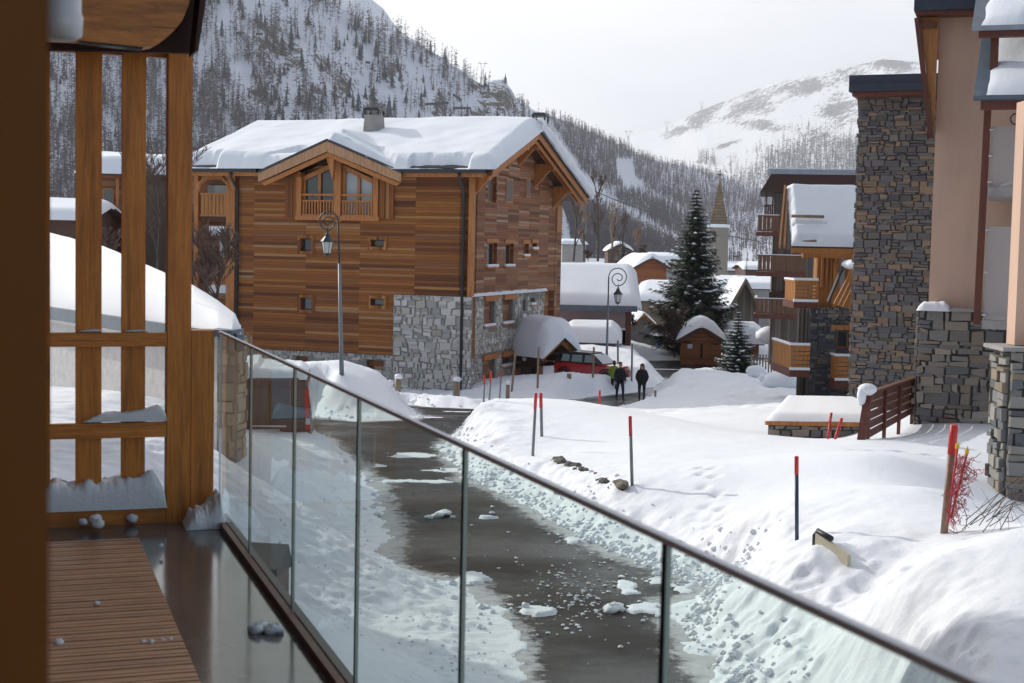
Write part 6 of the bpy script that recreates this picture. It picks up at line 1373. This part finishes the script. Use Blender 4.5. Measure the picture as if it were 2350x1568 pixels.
# houses seen through the slats
h,f=ghouse(205,392,640,402,356,78,9,.12,'brown timber house with thick snow roof seen between the slats','plankside','x',snow=.9,over=.6,wins=((236,432,262,470,'glassdark'),(236,560,262,590,'glassdark')))
for (q,mt,nm) in (((234,472,268,500),'orange','balcony_front'),((234,520,268,534),'panelw','awning_panel'),((266,410,272,620),'trim','corner_post')):
    r=f.ry(*q,-.4); m=MB(); m.box(r[0],r[1],-.4,-.3,r[2],r[3]); m.build(nm,mt,h)
r=f.ry(332,410,392,640,-.1); m=MB(); m.box(r[0],r[1],-.1,-.003,r[2],r[3]); m.build('stone_facing',pm('brown_stone_facing',(.14,.1,.075),(.08,.06,.05),16,(1,1,3)),h)
ghouse(40,196,640,506,456,70,8,.05,'dark walled house with flat snow roof at the far left between slats','brown','x',snow=.5)
# church
c0=U(1623,640,150); f=Fr((c0.x,c0.y,0),-.12); ct=thing('church_tower','stone church bell tower with tall tiled spire behind the spruce','church tower',(c0.x,c0.y,0),-.12)
W=f.oy(1671,560,0)[0]; zt=f.oy(1645,522,0)[1]
holes=[f.ry(1633,534,1643,556,0),f.ry(1633,573,1637,588,0),f.ry(1640,573,1644,588,0),f.ry(1637,604,1643,618,0)]
m=MB(); wallh(m,PY(0),0,W,-9,zt,holes,.3,.2); m.box(0,W,.501,W,-9,zt-.01); m.build('wall',pm('church_stone',(.3,.26,.21),(.22,.2,.17),5,(1,1,2),.9,.6),ct)
m=MB(); m.box(-.15,W+.15,-.15,W+.1,zt,zt+.35); m.build('snow_ledge','snowsoft',ct)
za=f.oy(1650,408,W/2)[1]; m=MB(); m.add([(.1,.1,zt+.36),(W-.1,.1,zt+.36),(W-.1,W-.1,zt+.36),(.1,W-.1,zt+.36),(W/2,W/2,za)],[(0,1,4),(1,2,4),(2,3,4),(3,0,4),(3,2,1,0)]); m.build('spire',planks('spire_tiles',[(0,(.24,.17,.1)),(.5,(.3,.22,.13)),(1,(.2,.155,.11))],.32,.5,gap=.15,shift=1),ct)
zc=f.oy(1650,390,W/2)[1]; m=MB(); m.tube([(W/2,W/2,za-.3),(W/2,W/2,zc)],.05,5); m.tube([(W/2-.3,W/2,zc-.5),(W/2+.3,W/2,zc-.5)],.05,5); m.build('cross','darkmetal',ct)
for x in (0,W): m=MB(); m.add([(x-.2,-.2,zt+.3),(x+.2,-.2,zt+.3),(x+.2,.2,zt+.3),(x-.2,.2,zt+.3),(x,0,zt+1.3)],[(0,1,4),(1,2,4),(2,3,4),(3,0,4)]); m.build('pinnacle','concrete',ct)
# ---------------- spruces ----------------
def spruce(pxc,pyt,pyb,pxw,Y,lbl,seed,levels=30,snowp=.35,hidden=0):
    b0=U(pxc,pyb,Y); g=zg(b0.x,b0.y) if Y<110 else b0.z; b0.z=min(b0.z,g); H=U(pxc,pyt,Y).z-b0.z; Rm=pxw/2/3300*Y
    t_=thing('spruce',lbl,'tree',tuple(b0)); R=random.Random(seed)
    m=MB(); m.tube([(0,0,-.3),(.03,0,H*.5),(0,0,H*.97)],[H*.018,H*.011,.01],8); m.build('trunk','bark',t_,True)
    V=[];Sn=[]
    for lv in range(levels):
        h=(lv+.5)/levels; z=H*(.05+.95*h**.92); L=Rm*1.18*((1-h)**.78)*R.uniform(.8,1.12)+.05; nb=int(6+7*(1-h)); rot=R.random()*9
        for k in range(nb):
            a=rot+2*PI*k/nb+R.uniform(-.2,.2); l_=L*R.uniform(.65,1.12); ca,sa=math.cos(a),math.sin(a); n_=max(3,int(l_/Rm*9)); sn=R.random()<snowp*1.3
            for q in range(n_):
                s_=(q+.3)/n_; x=l_*s_; dz=-.30*x*(1-.55*s_)+(.12*l_*s_**3); w_=.21*l_*(1.15-s_)+.035*Rm
                c=Vector((ca*x,sa*x,z+dz))
                for e in range(13):
                    th_=a+R.uniform(-1.3,1.3); q1=Vector((math.cos(th_),math.sin(th_),R.uniform(-.75,.12)))*w_*R.uniform(.8,1.6); q2=Vector((-sa,ca,R.uniform(-.4,.4)))*w_*.22*R.choice((-1,1))
                    c2=c+Vector((R.uniform(-1,1),R.uniform(-1,1),R.uniform(-.6,.3)))*w_*.4
                    V+= [c2+q2,c2-q2,c2+q1]
                if sn and s_>.35 and R.random()<.75:
                    r=w_*R.uniform(.4,.85); cc_=c+Vector((0,0,.05*Rm))
                    for e in range(5):
                        a1=2*PI*e/5; a2=2*PI*(e+1)/5; p1=cc_+Vector((math.cos(a1)*r,math.sin(a1)*r,-r*.35)); p2=cc_+Vector((math.cos(a2)*r,math.sin(a2)*r,-r*.35)); Sn+=[cc_+Vector((0,0,r*.15)),p1,p2]
    V=np.array([tuple(v) for v in V]); npmesh('crown',V,np.arange(len(V)).reshape(-1,3),'needle',parent=t_)
    Sn=np.array([tuple(v) for v in Sn]); npmesh('snow_clumps',Sn,np.arange(len(Sn)).reshape(-1,3),'snowsoft',parent=t_)
    return t_
spruce(1588,433,800,205,98,'tall dark spruce dusted with snow in the middle of the village',3,42,.33)
spruce(1690,716,880,118,79,'small snow dusted spruce in front of the brown shed',5,22,.55)
spruce(1430,545,600,34,170,'tiny far spruce behind the mauve house roof',6,12,.5)
spruce(1712,592,632,14,140,'slim far evergreen tip between the snowy roofs right of the church',8,9,.2)
# ---------------- bare trees ----------------
def baretree(px,pyb,pyt,Y,lbl,seed,spread=.5,depth=5,r0=None,snow=0,name='bare_tree',mat='twig',nb=4,sway=.25,up=.35,minr=.01,tl=.62,cl=(.4,.68)):
    b0=U(px,pyb,Y); H=U(px,pyt,Y).z-b0.z; R=random.Random(seed); m=MB(); t=thing(name,lbl,'tree' if name=='bare_tree' else 'bush',tuple(b0)); sn=MB(); tr=MB(); r0=r0 or H*.02
    def br(p,d,L,r,lv):
        pts=[p]; q=p; dd=d
        for i in range(3): dd=(dd+Vector((R.uniform(-1,1),R.uniform(-1,1),R.uniform(-.5,.7)))*sway*.6).normalized(); q=q+dd*L/3; pts.append(q)
        (tr if lv==0 else m).tube([tuple(x) for x in pts],[max(minr,r*(1-.2*i)) for i in range(4)],5 if lv<2 else 3,cap=False)
        if snow and lv>1 and R.random()<snow: c=pts[2]; sn.blob(tuple(c),(L*.16,L*.16,L*.08),0,.3,R.random(),6,4)
        if lv<depth:
            for i in range(nb if lv else nb+3):
                s_=R.uniform(.35,1) if lv else R.uniform(.2,1); k=min(2,int(s_*3)); c=pts[k].lerp(pts[k+1],s_*3-k); a=R.uniform(0,2*PI); e=Vector((math.cos(a),math.sin(a),R.uniform(-.1,.6)))
                br(c,(dd*(1-spread)+e*spread+Vector((0,0,up*.5))).normalized(),L*R.uniform(*((cl[0]*.5,cl[1]*.5) if lv==0 and tl>.8 else cl)),r*.5,lv+1)
    br(Vector((0,0,0)),Vector((R.uniform(-.05,.05),0,1)).normalized(),H*tl,r0,0)
    tr.build('trunk','bark',t,True); m.build('branches',mat,t)
    if sn.v: sn.build('snow_tufts','snowsoft',t,True)
    return t
for i,(px,pb,pt,Y,l_) in enumerate(((1316,600,448,150,'tall thin bare tree nearest the chalet gable wall'),(1340,600,470,160,'tall thin bare tree, second from the chalet gable wall'),(1372,600,440,150,'tallest thin bare tree rising above the middle of the mauve house roof'),(1400,602,470,165,'thin bare tree directly behind the far scroll lamp'),(1425,602,500,160,'shorter thin bare tree behind the right end of the mauve roof'),(1455,605,515,170,'shortest thin bare tree left of the orange gabled house'))):
    baretree(px,pb,pt,Y,l_,20+i,.4,3,nb=5,up=.9,minr=.03,mat='stakewood' if i%2 else 'twig',tl=.95,cl=(.35,.6),sway=.12)
for i,(px,pb,pt,Y,sp,l_) in enumerate(((1530,800,690,93,.6,'reddish brown leafless bush under the left side of the big spruce'),(1565,800,715,94,.6,'snow dusted bare bush just left of the wooden hut'),(1440,790,695,95,.6,'bare tree with snow tufts right of the mauve house corner'),(1548,822,740,93,.7,'low tangled bush with snow before the stone gabled house'),(1640,770,700,100,.6,'dark twiggy bush between the spruce and the hut roof'),(1475,600,560,140,.6,'low bare bush above the snow roof behind the lamp'),(1350,602,575,135,.7,'low bare scrub along the top of the mauve house roof'))):
    baretree(px,pb,pt,Y,l_,40+i,sp,4,name='bare_bush',snow=.25 if 'snow' in l_ else 0,nb=5,sway=.35,minr=.022)
baretree(492,760,500,48,'leafless twiggy tree in front of the left balconies of the chalet',71,.5,4,nb=5,sway=.35,minr=.012,r0=.07)
baretree(362,640,345,46,'bare tree with berries like buds seen between slat and post',72,.5,4,nb=4,sway=.3,minr=.010,r0=.06)
baretree(250,640,520,60,'low bare tree behind the garage roof between the two slats',73,.55,4,nb=4,minr=.015)
# snowy garden things near the balcony block
def snowblob(px,py,Y,r,lbl,seed,name='snow_heap',flatn=.6):
    p_=U(px,py,Y); m=MB(); m.blob((0,0,0),(r,r*.8,r*flatn),0,.09,seed,16,10); o=m.build(name,'snow',None,True); o.location=p_; tag(o,lbl,'snow heap',kind=None); return o
snowblob(1790,878,66,.85,'rounded snow covered garden table by the lower honey coloured balcony',1)
snowblob(1735,853,70,.5,'small snow covered shrub right of the small spruce',2)
snowblob(1516,812,96,.5,'snow capped bush beside the two small children',3)
snowblob(1757,868,67,.35,'lumpy snow capped garden figure behind the ploughed mound',4)
snowblob(1768,770,88,.9,'snow heap against the barn wall beside the picket fence',6)
a=U(1722,840,76);b_=U(1802,846,76); fn=thing('picket_fence','dark picket fence with snow behind the small spruce','fence',tuple(a),math.atan2(b_.y-a.y,b_.x-a.x)); L_=(b_-a).length
for k in range(13): m=MB(); x=L_*k/12; m.box(x,x+.08,0,.03,-.5,.62); m.build('picket','oldplank',fn)
m=MB(); m.box(0,L_,.031,.07,.35,.43); m.build('rail','oldplank',fn)
c=U(1421,776,90); bx=thing('dark_box','small dark wooden box with snow on top beyond the red car','box',tuple(c)); m=MB(); m.box(0,.55,0,.5,-.6,.5); m.build('body','brown',bx); m=MB(); m.box(-.04,.59,-.04,.54,.5,.62); m.build('snow_cap','snowsoft',bx)
a=U(570,785,40); m=MB(); m.beam((0,0,-1.5),(-.03,0,.25),.06,.03); m.beam((.09,0,-1.5),(.07,0,.18),.06,.03); o=m.build('wooden_laths','stakewood'); o.location=a; tag(o,'pair of pale wooden laths standing behind the van','lath')
# ---------------- pylons, barriers, elevated track ----------------
def pylon(px,pyb,pyt,Y,lbl,wd=3.2):
    b0=U(px,pyb,Y); H=U(px,pyt,Y).z-b0.z; k=H/22; t=thing('pylon',lbl,'pylon',tuple(b0)); m=MB(); r=.13*k+.06
    for s_ in (-1,1):
        for q in (-1,1): m.tube([(s_*2.2*k,q*2*k,-3),(s_*.8*k,q*.8*k,H*.62),(s_*2.6*k,q*.3*k,H*.9)],r,4)
    for i in range(6):
        z0=H*.62*i/6; z1=H*.62*(i+1)/6; w0=(2.2-1.4*i/6)*k; w1=(2.2-1.4*(i+1)/6)*k
        m.tube([(-w0,-w0,z0),(w1,-w1,z1)],r*.7,3); m.tube([(w0,-w0,z0),(-w1,-w1,z1)],r*.7,3)
    m.build('mast','lampiron',t); m=MB(); m.tube([(-5.2*k,0,H*.9),(5.2*k,0,H*.9)],r*1.2,4); m.tube([(-3.4*k,0,H),(-2.6*k,0,H*.9)],r,3); m.tube([(3.4*k,0,H),(2.6*k,0,H*.9)],r,3); m.build('crossarm','lampiron',t)
pylon(1107,190,141,1150,'largest lattice pylon on the ridge above the dark crag')
pylon(1194,242,214,1500,'second lattice pylon on the ridge right of the crag')
pylon(1336,296,277,2000,'faint lattice pylon on the wooded ridge right of the chalet roof')
pylon(1441,340,298,2400,'faint tall pylon standing on the low saddle of the wooded ridge')
pylon(1530,312,277,4400,'very faint pylon against the foot of the far bright mountain')
pylon(1610,262,232,4800,'very faint pylon on the crest of the far bright mountain')
# barriers given directly in picture coordinates, set on the slope
for i,(x0,y0,x1,y1,l_) in enumerate(((590,88,606,90,'topmost left snow barrier high above the chalet roof'),(596,118,612,120,'second snow barrier below the topmost left one'),(590,138,604,140,'third snow barrier in the column at upper left'),(545,86,558,88,'small snow barrier left of the upper column'),(840,152,852,155,'small lone snow barrier between the two crags'),(975,248,1033,254,'long snow barrier in the middle of the slope'),(1040,256,1082,262,'long snow barrier just right of the middle one'),(930,288,980,294,'low snow barrier up left of the roof chimney'),(985,290,1030,296,'low snow barrier just above the roof ridge'),(892,302,922,306,'short snow barrier left of the roof chimney'),(1068,302,1092,306,'short snow barrier right of the roof chimney'),(1160,290,1205,296,'rightmost snow barrier below the crag'),(1040,225,1060,240,'slanting snow barrier near the ridge'),(888,345,902,350,'left one of two tiny snow sheds at the roof ridge'),(907,347,920,351,'right one of two tiny snow sheds at the roof ridge'))):
    sx=lambda v:v; a=at1(np.array([x0,x1]),np.array([y0*.86 if 0 else y0,y1])); p0,p1=Vector(a[0]),Vector(a[1]); o_=p0.copy(); t=thing('snow_barrier',l_,'snow barrier',tuple(o_),0,'avalanche barriers on the slope'); d_=p1-p0; d_.y*=.2
    m=MB(); m.beam((0,-3,2.2),tuple(d_+Vector((0,-3,2.2))),.3,1.6); m.build('grille','conifer_far',t); m=MB(); n_=max(2,int(d_.length/4))
    for k in range(n_+1): q=d_*(k/n_); m.tube([(q.x,q.y-3,q.z-3),(q.x,q.y-3,q.z+3)],.18,4)
    m.build('posts','conifer_far',t)
tk=thing('elevated_track','thin elevated ski lift track on stilts running down the snowy strip','track'); P_=[(1335,438),(1375,455),(1410,470),(1450,484),(1490,498),(1530,512),(1570,528),(1620,545),(1680,556),(1740,567)]
A_=[Vector(q) for q in at2(np.array([p[0] for p in P_]),np.array([p[1] for p in P_])+6)]; tk.location=A_[0]
m=MB(); 
for a,b_ in zip(A_,A_[1:]): m.beam(tuple(a-A_[0]+Vector((0,0,7))),tuple(b_-A_[0]+Vector((0,0,7))),1.5,.9)
m.build('track','conifer_far',tk); m=MB()
for a,b_ in zip(A_,A_[1:]):
    for k in (0,.5): q=a.lerp(b_,k)-A_[0]; m.tube([(q.x,q.y,q.z-2),(q.x,q.y,q.z+7)],.45,4)
m.build('supports','conifer_far',tk)
# ---------------- air ----------------
m=MB(); m.box(-5200,5200,-60,6200,-60,760); mh=bpy.data.materials.new('haze'); mh.use_nodes=True; n_=mh.node_tree.nodes; n_.remove(n_['Principled BSDF']); pv=n_.new('ShaderNodeVolumePrincipled'); pv.inputs['Color'].default_value=(.86,.9,1,1); pv.inputs['Density'].default_value=HZ; pv.inputs['Anisotropy'].default_value=.3; mh.node_tree.links.new(pv.outputs[0],n_['Material Output'].inputs['Volume'])
o=m.build('haze',mh); tag(o,'thin cold mist in the air of the valley',kind='stuff')
for nm in list(bpy.data.objects):
    if nm.get('label') and len(nm['label'].split())>16: print('LONG',nm.name,nm['label'])
